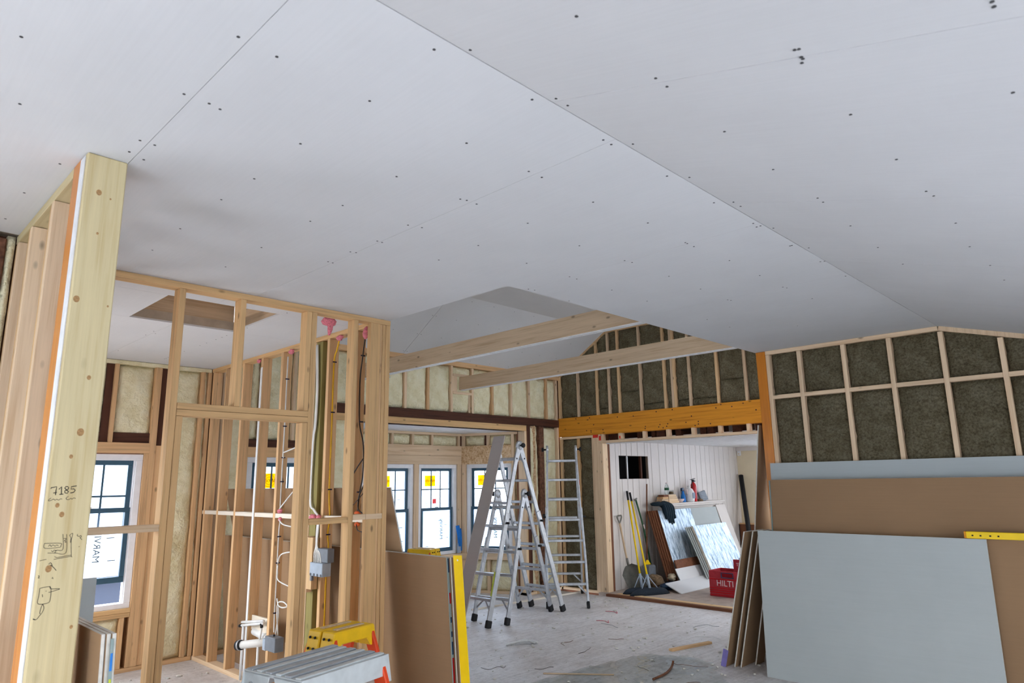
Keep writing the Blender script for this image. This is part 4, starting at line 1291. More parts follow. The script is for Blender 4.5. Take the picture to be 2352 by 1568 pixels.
for xr, zr in (((-6.55, KWIN[0]), (0, 2.4)), ((KWIN[1], -1.9), (0, 2.4)), ((KWIN[0], KWIN[1]), (0, KWIN[2])), ((KWIN[0], KWIN[1]), (KWIN[3], 2.4))):
    bx('wall_panel', xr, (13.2, 13.3), zr, 'cream_wall', KF, 0)
for xr, zr in (((KWIN[0], KWIN[1]), (KWIN[2], KWIN[2] + 0.05)), ((KWIN[0], KWIN[1]), (KWIN[3] - 0.05, KWIN[3])), ((KWIN[0], KWIN[0] + 0.05), (KWIN[2], KWIN[3])), ((KWIN[1] - 0.05, KWIN[1]), (KWIN[2], KWIN[3])), ((-4.6, -4.55), (KWIN[2], KWIN[3]))):
    bx('window_frame', xr, (13.21, 13.27), zr, 'window_white', KF)
portal(((KWIN[0] + KWIN[1]) / 2, 13.35, 1.5), (0, -1, 0), 1.95, 1.35)
bx('pane', (KWIN[0], KWIN[1]), (13.236, 13.24), (KWIN[2], KWIN[3]), 'glass_thinfilm', KF, 0)
bx('cornice', (-6.5, -1.9), (13.16, 13.2), (2.22, KZ), 'kitchen_white', KF)
KR = struct('wall_kitchen_right', 'cream right-hand wall of the back room with a window', 'wall', (-2.0, 11, 0))
for yr, zr in (((8.7, 10.0), (0, 2.4)), ((11.6, 13.3), (0, 2.4)), ((10.0, 11.6), (0, 0.9)), ((10.0, 11.6), (2.1, 2.4))):
    bx('wall_panel', (-2.0, -1.9), yr, zr, 'cream_wall', KR, 0)
portal((-1.85, 10.8, 1.5), (-1, 0, 0), 1.6, 1.2)
bx('wall_panel', (-2.95, -1.9), (8.8, 8.83), (0, 2.4), 'cream_wall', KR, 0)
KC = struct('ceiling_kitchen', 'white ceiling of the back room', 'ceiling', (-4.3, 11, KZ))
bx('ceiling_panel', (-6.55, -1.9), (YB + 0.2, 13.3), (KZ, KZ + 0.02), 'white_paint', KC, 0)
bx('upper_side_panel', (-6.66, -6.6), (8.79, 9.53), (KZ - 0.1, 2.75), 'kitchen_white', KC, 0); bx('upper_back_panel', (-6.6, -2.8), (9.5, 9.53), (KZ + 0.02, 2.75), 'kitchen_white', KC, 0); bx('upper_deck', (-6.6, -2.8), (8.83, 9.53), (2.72, 2.75), 'kitchen_white', KC, 0)

# ------------------------------------------------------------------ walls behind and to the right of the camera
WX = struct('wall_behind', 'drywall wall behind the viewer with an added wide glazed door', 'wall', (-1, -4.55, 0))
GD = (-1.9, 0.7, 0.02, 2.0)  # unseen glazed door, added to bring in more daylight from behind
for xr, zr in (((-4.1, GD[0]), (0, 3.1)), ((GD[1], 2.1), (0, 3.1)), ((GD[0], GD[1]), (GD[3], 3.1))):
    bx('drywall_panel', xr, (-4.6, -4.5), zr, 'drywall', WX, 0)
for k in range(5):
    x = GD[0] + (GD[1] - GD[0]) * k / 4
    bx('added_door_frame', (x - 0.035, x + 0.035), (-4.58, -4.52), (0.0, GD[3]), 'window_white', WX)
bx('added_door_frame', (GD[0], GD[1]), (-4.58, -4.52), (GD[3] - 0.07, GD[3]), 'window_white', WX)
portal((-0.6, -4.65, 1.0), (0, 1, 0), 2.6, 2.0)
WY = struct('wall_far_right', 'low drywall wall right of the viewer with three windows', 'wall', (2.05, 1, 0))
wy = ((-3.0, -1.4), (0.2, 1.8), (2.4, 4.0))
edges = [-4.6] + [v for p in wy for v in p] + [6.7]
for i in range(0, len(edges), 2):
    bx('drywall_panel', (2.0, 2.1), (edges[i], edges[i + 1]), (0, 2.1), 'drywall', WY, 0)
for a, b in wy:
    bx('drywall_panel', (2.0, 2.1), (a, b), (0, 0.55), 'drywall', WY, 0); bx('drywall_panel', (2.0, 2.1), (a, b), (1.85, 2.1), 'drywall', WY, 0)
    for yr, zr in (((a, a + 0.05), (0.55, 1.85)), ((b - 0.05, b), (0.55, 1.85)), ((a, b), (0.55, 0.6)), ((a, b), (1.8, 1.85)), (((a + b) / 2 - 0.025, (a + b) / 2 + 0.025), (0.55, 1.85))):
        bx('window_frame', (2.03, 2.08), yr, zr, 'window_white', WY)
    portal((2.15, (a + b) / 2, 1.2), (-1, 0, 0), 1.6, 1.3)

# ------------------------------------------------------------------ outdoors
gd = bx('snow_ground', (-60, 60), (-60, 60), (-0.6, -0.5), 'snow', None, 0)
tag(gd, 'snowy ground outside the windows', 'ground', None, 'structure')
fe = thing('garden_wall', 'pale ledge and blue-grey garden wall seen through the raised window', 'wall', (-10.4, 2, -0.5))
for i in range(5):
    bx('wall_slab', (-10.6, -10.4), (-1.5 + i * 1.6, 0.09 + i * 1.6), (-0.5, 0.55), 'fence_grey', fe)
    bx('coping', (-10.7, -10.3), (-1.5 + i * 1.6, 0.09 + i * 1.6), (0.55, 0.68), 'pale_siding', fe)
hs = thing('neighbour_house', 'pale neighbouring house across the snow', 'house', (-22, 10, -0.5))
bx('house_wall', (-25, -22), (2, 18), (-0.5, 4.5), 'pale_siding', hs, 0)
for k in range(4):
    bx('house_window', (-21.99, -21.95), (4 + k * 3.6, 5.2 + k * 3.6), (1.0, 2.6), 'house_glass', hs)
slab4('house_roof', [(-25.4, 1.6, 4.4), (-21.4, 1.6, 4.4), (-21.4, 18.4, 4.4), (-25.4, 18.4, 4.4)], 'snow', hs, 0.4)
M['lime'] = plain('lime_print', (196, 204, 60), 0.6)
# ================================================================== THE THINGS
# ------------------------------------------------------------------ articulated ladders
def art_ladder(label, c, ang, hz, near, far, wt, wb, zmid, rungs_up, name='folding_ladder', yellow=False):
    """A-frame of hinged inner sections and flared outer legs"""
    c = Vector((c[0], c[1], 0))
    r = Vector((math.cos(ang), math.sin(ang), 0))
    s = Vector((-math.sin(ang), math.cos(ang), 0))
    root = thing(name, label, 'ladder', c, 'aluminium folding ladders in the far room')

    def pt(sec, side, z, out=0.0):
        f = 1 - z / hz
        d = -near if sec < 0 else far
        if z >= zmid:
            w = wt + (wb - wt) * 0.12 * (1 - (z - zmid) / (hz - zmid))
        else:
            w = wt + 0.028 + (wb - wt - 0.028) * (1 - z / zmid)
        return c + s * (d * f + (0.012 if sec > 0 else -0.012)) + r * side * (w + out) + Vector((0, 0, z))
    for sec in (-1, 1):
        for side in (-1, 1):
            a, b = pt(sec, side, hz - 0.05), pt(sec, side, zmid - 0.12)
            board('rail', a, b, 0.024, 0.062, 'aluminium', root, r, 0.004)
            # outer leg bowed outward
            q = [pt(sec, side, zmid + 0.18, 0.026), pt(sec, side, zmid, 0.028), pt(sec, side, zmid * 0.5, 0.012), pt(sec, side, 0.05)]
            for k in range(3):
                leg = board('leg_section', q[k], q[k + 1] + (q[k + 1] - q[k]).normalized() * 0.012, 0.028, 0.07, 'aluminium', root, r, 0.005)
            ft = board('rubber_foot', pt(sec, side, 0.085), pt(sec, side, 0.0), 0.042, 0.085, 'black_rubber', root, r, 0.008)
            if yellow and sec < 0:
                board('yellow_sticker', pt(sec, side, 0.62) - s * 0.038, pt(sec, side, 0.35) - s * 0.038, 0.02, 0.003, 'lime', root, r, 0)
            lk = pt(sec, side, zmid + 0.06)
            k_ = tube('lock_pin', [lk + r * side * 0.03, lk + r * side * 0.085], 0.014, 'black_rubber', root, 8, False)
            for z in rungs_up:
                if z > zmid:
                    e = pt(sec, side, z)
                    tube('rivet', [e + r * side * 0.011, e + r * side * 0.018], 0.011, 'black_rubber', root, 8, False)
        for z in rungs_up:
            a, b = pt(sec, -1, z), pt(sec, 1, z)
            board('rung', a, b, 0.034, 0.045, 'aluminium', root, (0, 0, 1), 0.006)
        z0 = rungs_up[0]
        for side in (-1, 1):
            a = pt(sec, side, z0) - r * side * 0.13
            b = pt(sec, side, z0 - 0.13)
            board('brace', a, b, 0.012, 0.02, 'aluminium', root, s, 0.002)
    for side in (-1, 1):
        h = c + r * side * wt + Vector((0, 0, hz - 0.02))
        hg = lathe('hinge', [(0.055, -0.018), (0.062, -0.01), (0.062, 0.01), (0.055, 0.018)], h, 'aluminium', root, 18, r)
        for sec in (-1, 1):
            board('hinge_plate', h, pt(sec, side, hz - 0.22), 0.03, 0.072, 'aluminium', root, r, 0.004)
        kn = lathe('knob', [(0.012, 0.0), (0.012, 0.035), (0.03, 0.038), (0.033, 0.055), (0.026, 0.066)], h + r * side * 0.018, 'black_rubber', root, 14, r * side)
    return root


R12 = 0.3
art_ladder('tall aluminium folding ladder with a drywall strip propped on it', (-6.43, 6.49), 0.0, 2.17, 0.655, 0.70, 0.215, 0.285, 1.12, [0.30, 0.58, 0.86, 1.14, 1.42, 1.70, 1.98], yellow=True)
art_ladder('low aluminium folding ladder standing beneath the tall one', (-6.42, 6.52), 0.17, 1.55, 0.47, 0.53, 0.215, 0.25, 0.80, [0.28, 0.55, 0.82, 1.09, 1.36])
art_ladder('tall aluminium folding ladder by the corner of the wool wall', (-6.69, 7.90), 0.742, 2.17, 0.68, 0.56, 0.215, 0.275, 1.12, [0.30, 0.58, 0.86, 1.14, 1.42, 1.70, 1.98])

# ------------------------------------------------------------------ drywall sheets
st = sheet('drywall_strip', 'long narrow drywall strip leaning on the tall folding ladder', (-6.545, 5.60, 0.0), (1, -0.03, 0), (-0.065, 0.72, 2.26), 0.215, 2.39, face='drywall_strip', cat='drywall strip', core='drywall_strip')
# sheets leaning along the back of the return partition
for k in range(3):
    sheet('drywall_sheet', ('brown-backed drywall sheet nearest the doorway behind the corner post', 'second drywall sheet behind the corner post', 'third drywall sheet behind the corner post')[k],
          (-7.2 + 0.02 * k, 3.165 + 0.017 * k, 0.0), (1, 0, 0), (0, -0.09, 1.19), 3.56, 1.20, group='drywall sheets behind the return partition', face='drywall_back', back='drywall_face')
tp = thing('edge_tape', 'printed paper tape on the end of the sheets behind the corner post', 'tape', (-3.58, 3.16, 0))
tb_ = board('tape_strip', (-3.636, 3.168, 0.01), (-3.636, 3.082, 1.195), 0.026, 0.004, 'label_paper', tp, (0, 1, 0), 0)
for z, h, m_ in ((1.10, 0.09, 'dark_blue'), (0.78, 0.035, 'dark_blue'), (0.69, 0.035, 'dark_blue'), (0.90, 0.07, 'label_red'), (0.36, 0.2, 'label_red'), (0.58, 0.08, 'dark_blue'), (0.1, 0.18, 'label_red')):
    f0, f1 = z / 1.195, (z + h) / 1.195
    board('print_patch', (-3.6335, 3.168 - 0.086 * f0, z), (-3.6335, 3.168 - 0.086 * f1, z + h), 0.012, 0.002, m_, tp, (0, 1, 0), 0)
sheet('drywall_sheet', 'tall brown-backed drywall sheet leaning on the return partition under the window', (-7.22, 3.50, 0.0), (1, 0, 0), (0, -0.42, 1.66), 2.92, 1.713, group='drywall sheets behind the return partition', face='drywall_back', back='drywall_face')
# yellow straightedge
ye_ = thing('straightedge', 'yellow metal straightedge leaning on the end of the drywall sheets', 'straightedge', (-3.47, 3.2, 0))
b0, b1 = Vector((-3.46, 3.12, 0.0)), Vector((-3.468, 3.02, 1.225))
dz = (b1 - b0).normalized()
sx = (Vector((1.0, 0.25, 0)) - dz * Vector((1.0, 0.25, 0)).dot(dz)).normalized()
L_ = (b1 - b0).length
mk('bar', box_bm(0.068, 0.004, L_, 0.001), 'yellow_bar', ye_, frame((b0 + b1) / 2, sx, dz.cross(sx), dz))
hl = bmesh.new()
bmesh.ops.create_cone(hl, cap_ends=True, segments=12, radius1=0.006, radius2=0.006, depth=0.0052)
mk('hang_hole', hl, 'white_paint', ye_, frame(b1 - dz * 0.03, sx, dz, sx.cross(dz)))

# sheets stacked on edge along the wool wall
ylean = 0.0
sheet('drywall_sheet', 'grey-faced drywall sheet standing highest against the wool wall', (-2.86, 6.40, 0.0), (1, 0, 0), (0, 0.09, 1.82), 3.66, 1.825, group='drywall sheets against the wool wall')
sheet('drywall_sheet', 'brown-backed drywall sheet showing between two grey ones at the wool wall', (-2.80, 6.22, 0.0), (1, 0, 0), (0, 0.10, 1.665), 3.66, 1.67, group='drywall sheets against the wool wall', face='drywall_back', back='drywall_face')
sheet('drywall_sheet', 'brown-backed drywall sheet under the yellow level at right', (-1.6, 6.10, 0.0), (1, 0, 0), (0, 0.05, 1.22), 2.44, 1.22, group='drywall sheets against the wool wall', face='drywall_back', back='drywall_face')
sheet('drywall_sheet', 'large grey-faced drywall sheet in front at the wool wall', (-2.86, 6.045, 0.0), (0.9995, -0.0, 0), (0.05, 0.05, 1.22), 1.74, 1.222, group='drywall sheets against the wool wall')
tpp = board('end_tape', (-2.806, 6.216, 0.0), (-2.806, 6.316, 1.66), 0.03, 0.004, 'label_paper', None, (0, 1, 0), 0)
tag(tpp, 'printed white end tape on the brown-backed sheet at the wool wall', 'tape')
yl = thing('level', 'yellow level lying on the drywall sheets at right', 'level', (-1.23, 6.12, 1.222))
bx('level_body', (-1.245, -0.2), (6.10, 6.135), (1.2225, 1.272), 'yellow_bar', yl, 0.003)
bx('end_cap', (-1.258, -1.245), (6.10, 6.135), (1.2225, 1.272), 'wood_orange', yl, 0.002)
for x in (-1.21, -1.16, -1.10, -1.05):
    bx('print_mark', (x, x + 0.012), (6.0990, 6.0998), (1.24, 1.25), 'ink', yl, 0)
# sheets leaning sideways on the wall end
for k, (x0, x1, yy, ln, hh) in enumerate(((-3.285, -2.995, 6.10, 0.40, 1.237), (-3.215, -2.935, 6.15, 0.35, 1.237), (-3.165, -2.885, 6.17, 0.33, 1.237), (-3.10, -2.905, 6.33, 0.17, 0.92))):
    sheet('drywall_sheet', ('outermost drywall offcut leaning sideways at the wall end, purple tape at its foot', 'second drywall offcut leaning sideways at the wall end', 'third drywall offcut leaning sideways at the wall end', 'innermost short drywall offcut leaning sideways at the wall end')[k],
          (x0, yy, 0.0), (0, 1, 0), (x1 - x0, 0, 1.20) if k < 3 else (x1 - x0, 0, 0.9), ln, hh, group='drywall offcuts leaning sideways', face='drywall_back', back='drywall_face')
pt_ = board('corner_tape', (-3.300, 6.0965, 0.0), (-3.262, 6.0965, 0.15), 0.05, 0.004, 'label_purple', None, (1, 0, 0), 0)
tag(pt_, 'purple tape at the foot of the outermost leaning offcut', 'tape')
sheet('drywall_sheet', 'tall drywall sheet leaning sideways beside the amber post', (-3.235, 6.515, 0.0), (0, 1, 0), (0.277, 0, 2.2), 1.2, 2.215, face='drywall_back', back='drywall_face', group='drywall offcuts leaning sideways')

# sheets beside the near stub wall
for k in range(3):
    sheet('drywall_sheet', ('brown-backed drywall sheet right behind the inscribed post', 'middle drywall sheet behind the inscribed post', 'rear drywall sheet behind the inscribed post')[k],
          (-4.1, 0.785 + 0.0145 * k, 0.0), (1, 0, 0), (0, -0.03, 1.21), 1.445 + 0.008 * k, 1.215, group='drywall sheets behind the inscribed post', face='drywall_back', back='drywall_face')
gt = board('green_tape', (-2.634, 0.803, 0.02), (-2.634, 0.778, 1.20), 0.01, 0.003, 'label_paper', None, (0, 1, 0), 0)
tag(gt, 'green and white printed tape on the sheets behind the inscribed post', 'tape')
for z, m_ in ((0.75, 'lime'), (0.85, 'blue'), (0.93, 'lime'), (1.02, 'lime'), (1.10, 'blue')):
    f = z / 1.2
    board('print_patch', (-2.632, 0.803 - 0.025 * f, z), (-2.632, 0.803 - 0.025 * (f + 0.04), z + 0.055), 0.007, 0.002, m_, gt, (0, 1, 0), 0)
sheet('drywall_offcut', 'grey drywall offcut standing against the open partition', (XP + 0.06, 0.76, 0.0), (0, 1, 0), (-0.05, 0, 1.22), 0.385, 1.225, cat='drywall offcut')

# ------------------------------------------------------------------ step ladders
def stepladder(name, label, c, ang, top_z, tl, tw, topmat, style, legmat='orange_fibre'):
    """c = centre of top; local x = long side of the cap"""
    u = Vector((math.cos(ang), math.sin(ang), 0))
    v = Vector((-math.sin(ang), math.cos(ang), 0))
    root = thing(name, label, 'stepladder', (c[0], c[1], 0), 'step ladders about the house')
    C0 = Vector((c[0], c[1], 0))

    def at(a, b, z):
        return C0 + u * a + v * b + Vector((0, 0, z))
    hw, hl_ = tw / 2, tl / 2
    if style == 'cap':
        for sgn in (-1, 1):
            # two moulded halves of the cap, open underneath in the middle of each long side
            w0, w1 = (0.006, hw) if sgn > 0 else (-hw, -0.006)
            prof = [(-hl_, top_z), (hl_, top_z), (hl_ + 0.026, top_z - 0.115), (hl_ - 0.02, top_z - 0.115), (hl_ - 0.055, top_z - 0.07), (-hl_ + 0.055, top_z - 0.07), (-hl_ + 0.02, top_z - 0.115), (-hl_ - 0.026, top_z - 0.115)]
            cap = prism('cap_half', [(p[0], p[1] - top_z) for p in prof], w1 - w0, topmat, root, frame(at(0, w1, top_z), u, (0, 0, 1), -v), 0.006)
            for e in (-1, 1):
                for a_, b_ in ((0.3, -0.035), (0.7, -0.035), (0.3, -0.09), (0.7, -0.09)):
                    bb = w0 + (w1 - w0) * a_
                    q = at(e * (hl_ + 0.006 + 0.026 * (-b_ / 0.115)), bb, top_z + b_)
                    tube('rivet', [q - u * e * 0.004, q + u * e * 0.004], 0.007, 'black_rubber', cap, 8, False)
        for k in (-1, 1):
            bx_ = mk('tray_rib', box_bm(tl * 0.7, tw * 0.16, 0.006, 0.002), 'wood_tie', root, frame(at(0, k * tw * 0.25, top_z + 0.003), u, v, (0, 0, 1)))
    else:
        pl = mk('platform', box_bm(tl, tw, 0.012, 0.003), topmat, root, frame(at(0, 0, top_z - 0.008), u, v, (0, 0, 1)))
        for k in range(6):
            b_ = -hw + tw * (k + 0.5) / 6
            mk('tread_ridge', box_bm(tl - 0.012, tw / 6 * (0.62 if k % 2 else 0.5), 0.008, 0.002), 'aluminium_groove' if k % 2 else topmat, pl, frame(at(0, b_, top_z + 0.001), u, v, (0, 0, 1)))
        for sgn in (-1, 1):
            prof = [(-hl_, 0.0), (hl_, 0.0), (hl_ + 0.022, -0.115), (hl_ + 0.004, -0.115), (hl_ - 0.012, -0.085), (-hl_ + 0.012, -0.085), (-hl_ - 0.004, -0.115), (-hl_ - 0.022, -0.115)]
            prism('apron', prof, 0.006, topmat, root, frame(at(0, sgn * hw, top_z), u, (0, 0, 1), -v), 0.001)
        for e in (-1, 1):
            for sgn in (-1, 1):
                pr = [(0.01 * sgn, 0), (hw * sgn, 0), (hw * 1.02 * sgn, -0.12), (0.05 * sgn, -0.12)]
                g = prism('end_plate', pr if sgn > 0 else pr[::-1], 0.005, topmat, root, frame(at(e * hl_, 0, top_z - 0.003), v, (0, 0, 1), u), 0.001)
                for a_, b_ in ((0.35, -0.05), (0.7, -0.05), (0.45, -0.095), (0.8, -0.095)):
                    q = at(e * (hl_ + 0.006), a_ * hw * sgn, top_z + b_)
                    lathe('bolt', [(0.011, -0.004), (0.011, 0.002), (0.006, 0.006)], q, 'aluminium', g, 10, u * e)
    for e in (-1, 1):
        for sgn in (-1, 1):
            kk = 0.62 if style == 'cap' else 0.80
            a0 = at(e * (hl_ - (0.012 if style == 'cap' else 0.03)), sgn * hw * kk, top_z - 0.03)
            a1 = at(e * (hl_ + 0.07), sgn * (hw * 0.62 + 0.30), 0.0)
            board('rail', a0, a1, 0.024, 0.07, legmat, root, u, 0.004)
            d = (a1 - a0).normalized()
            board('rubber_foot', a1 - d * 0.06, a1, 0.036, 0.085, 'black_rubber', root, u, 0.005)
    zz = top_z - 0.30
    while zz > 0.15:
        f = (top_z - 0.03 - zz) / (top_z - 0.03)
        for sgn in (-1, 1):
            b_ = sgn * (hw * 0.62 + 0.30 * f)
            ex = hl_ - 0.012 + 0.082 * f
            mk('step', box_bm(2 * ex - 0.02, 0.08 if sgn < 0 else 0.02, 0.02, 0.003), 'aluminium_white', root, frame(at(0, b_, zz), u, v, (0, 0, 1)))
        zz -= 0.30
    return root


stepladder('step_ladder', 'aluminium-topped step ladder with orange legs, nearest the viewer', (-2.781, 1.634), math.radians(101.9), 0.95, 0.481, 0.352, 'aluminium_white', 'platform')
stepladder('step_ladder', 'yellow-capped step ladder with orange legs behind the aluminium-topped one', (-3.56, 2.235), math.radians(101), 0.90, 0.30, 0.21, 'yellow_plastic', 'cap')
stepladder('step_ladder', 'yellow-capped step ladder in front of the bay windows', (-6.78, 5.36), math.radians(196), 0.905, 0.34, 0.20, 'yellow_plastic', 'cap')
# ------------------------------------------------------------------ wiring, boxes and pipes on the return partition
CX1, CY = -5.757, 2.945


def cable(name, label, pts, r, mat, group=None):
    o = tube(name, pts, r, mat, None, 6)
    return tag(o, label, 'cable', group)


def blob(name, loc, sc, mat, parent=None, seed=0, sub=2, amp=0.35):
    bm = bmesh.new()
    bmesh.ops.create_icosphere(bm, subdivisions=sub, radius=1.0)
    for v in bm.verts:
        n = 1 + amp * noise.noise(v.co * 1.9 + Vector((seed * 3.7, seed, 0)))
        v.co = Vector((v.co.x * sc[0], v.co.y * sc[1], v.co.z * sc[2])) * n
    return mk(name, bm, mat, parent, T(Vector(loc)), True)


def staple(o, p, w=0.018):
    return bx('staple', (p[0] - 0.002, p[0] + 0.006), (p[1] - w, p[1] + w), (p[2] - 0.005, p[2] + 0.005), 'staple', o, 0.001)


G = 'cables stapled to the return partition'
c1 = cable('cable', 'white cable stapled down the stud over the small grey box', [(CX1, CY, 2.85), (CX1, CY, 2.64), (CX1 + 0.003, CY, 2.2), (CX1, CY, 1.93), (CX1, CY, 1.52), (-5.70, 2.925, 1.47), (-5.70, 2.925, 1.40), (CX1, CY, 1.29), (CX1, CY, 0.98), (CX1, CY, 0.60), (-5.72, 2.93, 0.47)], 0.006, 'cable_white', G)
for z in (2.64, 2.21, 1.93, 1.72, 1.25, 1.03, 0.62):
    staple(c1, (CX1 + 0.006, CY, z))
cable('cable', 'short white cable curling to the doorway jamb above the blocking', [(CX1 + 0.012, CY, 1.93), (-5.72, 2.93, 1.97), (-5.60, 2.90, 1.98), (-5.30, 2.90, 2.03)], 0.006, 'cable_white', G)
cable('cable', 'white cable slanting from the blocking to the jamb', [(-5.66, 2.89, 1.49), (-5.55, 2.88, 1.55), (-5.30, 2.89, 1.72)], 0.006, 'cable_white', G)
cable('cable', 'white cable drooping below the blocking to the jamb', [(-5.66, 2.89, 1.40), (-5.55, 2.88, 1.36), (-5.30, 2.89, 1.34)], 0.006, 'cable_white', G)
cable('cable', 'white cable looping to the jamb at mid height', [(CX1 + 0.012, CY, 1.03), (-5.66, 2.92, 1.10), (-5.50, 2.90, 1.135), (-5.30, 2.90, 1.15)], 0.006, 'cable_white', G)
cable('cable', 'white cable sagging to the jamb below mid height', [(CX1 + 0.012, CY, 1.01), (CX1 + 0.014, CY, 0.95), (-5.62, 2.90, 0.895), (-5.30, 2.89, 0.86)], 0.006, 'cable_white', G)
cable('cable', 'white cable with a low double loop near the grey box', [(-5.69, 2.93, 0.46), (-5.64, 2.92, 0.64), (-5.62, 2.89, 0.755), (-5.57, 2.88, 0.71), (-5.50, 2.88, 0.70), (-5.42, 2.88, 0.72), (-5.5, 2.88, 0.745), (-5.61, 2.89, 0.70), (-5.65, 2.93, 0.46)], 0.006, 'cable_white', G)
YX = -4.95
c2 = cable('cable', 'yellow cable stapled down the stud right of the greenish post', [(-4.82, 2.91, 2.86), (-4.87, 2.92, 2.78), (YX, CY, 2.68), (YX, CY, 2.2), (YX, CY, 1.65), (YX + 0.02, CY, 1.47), (YX + 0.02, CY, 1.40), (YX, CY, 1.3), (YX + 0.02, CY, 1.2), (YX, CY, 1.0), (YX, CY, 0.88), (YX, CY, 0.2)], 0.007, 'cable_yellow', G)
for z in (2.69, 2.27, 1.65, 1.3):
    staple(c2, (YX + 0.008, CY, z))
KX = -4.55
c3 = cable('cable', 'black cable curving down the last stud of the return partition', [(-4.42, 2.90, 2.85), (-4.48, 2.92, 2.7), (KX, CY, 2.52), (KX, CY, 2.35), (KX + 0.01, CY, 2.15), (-4.44, 2.92, 1.97), (-4.44, 2.92, 1.75), (-4.51, CY, 1.63), (-4.49, 2.92, 1.5), (-4.455, 2.90, 1.47)], 0.005, 'cable_black', G)
for z in (2.68, 2.16, 1.63):
    staple(c3, (-4.50, 2.93, z))
cable('cable', 'black cable end hanging loose by the corner studs', [(-4.37, 2.88, 1.88), (-4.45, 2.89, 1.83), (-4.52, 2.89, 1.765)], 0.005, 'cable_black', G)
cable('cable', 'black cable loop resting on the blocking near the corner', [(-4.37, 2.89, 1.685), (-4.42, 2.88, 1.6), (-4.425, 2.88, 1.51), (-4.36, 2.88, 1.475)], 0.005, 'cable_black', G)
cable('cable', 'thin black wire crossing by the corner studs', [(-4.53, 2.88, 1.515), (-4.45, 2.87, 1.555), (-4.36, 2.88, 1.625)], 0.003, 'cable_black', G)
cable('cable', 'black wire below the blocking near the corner', [(-4.46, 2.89, 1.40), (-4.425, 2.88, 1.357), (-4.355, 2.88, 1.345)], 0.004, 'cable_black', G)
for k in range(3):
    cable('cable', ('leftmost white cable of the bundle beside the greenish post', 'middle white cable of the bundle beside the greenish post', 'rightmost white cable of the bundle beside the greenish post')[k], [(-5.16 + 0.012 * k, 2.893, 2.86), (-5.125 + 0.012 * k, 2.892, 2.5), (-5.13 + 0.012 * k, 2.892, 2.2), (-5.15 + 0.008 * k, 2.892, 2.02), (-5.155 + 0.008 * k, 2.892, 1.57), (-5.07 + 0.01 * k, 2.88, 1.49), (-5.0 + 0.008 * k, 2.885, 1.44)], 0.006, 'cable_white', 'white cable bundle by the greenish post')
for k in range(5):
    cable('cable', ('leftmost', 'second from left', 'middle', 'second from right', 'rightmost')[k] + ' white cable fanning into the blue-grey box', [(-4.982 + 0.007 * k, 2.875, 1.43), (-4.98 + 0.006 * k, 2.865, 1.33), (-4.972 + 0.005 * k, 2.86, 1.22), (-4.975 + 0.022 * k, 2.85, 1.16), (-4.968 + 0.025 * k, 2.85, 1.09)], 0.006, 'cable_white', 'white cables entering the blue-grey box')
# sealant blobs where cables pass the timber
for i, (p, s_, m_, lab) in enumerate((((-5.67, 2.90, 1.47), (0.035, 0.02, 0.02), 'pink_foam', 'pink sealant blob on the pale blocking'), ((-5.66, 2.90, 1.40), (0.02, 0.015, 0.02), 'pink_foam', 'pink sealant under the pale blocking'),
                                      ((-5.05, 2.87, 1.435), (0.045, 0.025, 0.024), 'pink_foam', 'large pink sealant lump at the white cable bundle'), ((-4.965, 2.87, 1.435), (0.022, 0.02, 0.022), 'pink_foam', 'small pink sealant lump beside the white cable bundle'),
                                      ((-4.46, 2.90, 1.475), (0.04, 0.02, 0.018), 'orange_foam', 'orange sealant on the blocking by the corner'), ((-4.465, 2.90, 1.395), (0.03, 0.015, 0.016), 'orange_foam', 'orange sealant under the blocking by the corner'),
                                      ((-5.61, 2.90, 2.868), (0.04, 0.02, 0.025), 'pink_foam', 'pink sealant at the plate over the white cable'), ((-4.80, 2.90, 2.868), (0.045, 0.02, 0.025), 'pink_foam', 'pink sealant at the plate over the yellow cable'),
                                      ((-4.42, 2.90, 2.845), (0.035, 0.02, 0.05), 'pink_foam', 'pink sealant at the plate over the black cable'), ((-6.25, 2.90, 2.87), (0.03, 0.02, 0.02), 'pink_foam', 'small pink sealant at the plate farthest left'),
                                      ((-4.47, 2.60, 2.90), (0.05, 0.05, 0.04), 'pink_foam', 'pink fibre tuft hanging from the small room ceiling'))):
    tag(blob('sealant', p, s_, m_, None, i), lab, 'sealant', 'pink and orange sealant')
tf = tag(tube('fibre_tuft', [(-4.45, 2.60, 2.92), (-4.445, 2.60, 2.85), (-4.46, 2.60, 2.79)], [0.02, 0.025, 0.02, 0.02, 0.022, 0.022, 0.02, 0.02, 0.018, 0.015, 0.012, 0.01, 0.008], 'pink_foam', None, 7), 'long pink fibre strand hanging by the doorway plate', 'insulation tuft')
# grey boxes
bxr = thing('outlet_box', 'wide blue-grey electrical box fed by a fan of white cables', 'electrical box', (-4.89, 2.86, 1.0))
bx('box_body', (-4.985, -4.80), (2.82, 2.898), (1.0, 1.10), 'box_lightgrey', bxr, 0.004); bx('rear_box', (-4.935, -4.78), (2.85, 2.91), (1.102, 1.205), 'box_grey', bxr, 0.004)
for k in range(4):
    tube('screw_boss', [(-4.965 + 0.05 * k, 2.815, 1.012), (-4.965 + 0.05 * k, 2.825, 1.012)], 0.010, 'box_grey', bxr, 8, False)
bx('nail_tab', (-4.995, -4.97), (2.83, 2.85), (0.96, 1.0), 'box_grey', bxr, 0.002)
bxs_ = thing('outlet_box', 'square grey electrical box low on the return partition', 'electrical box', (-5.6, 2.86, 0.36))
bx('box_body', (-5.66, -5.485), (2.82, 2.90), (0.36, 0.47), 'box_grey', bxs_, 0.004); bx('bracket', (-5.72, -5.662), (2.83, 2.90), (0.35, 0.44), 'box_lightgrey', bxs_, 0.003)
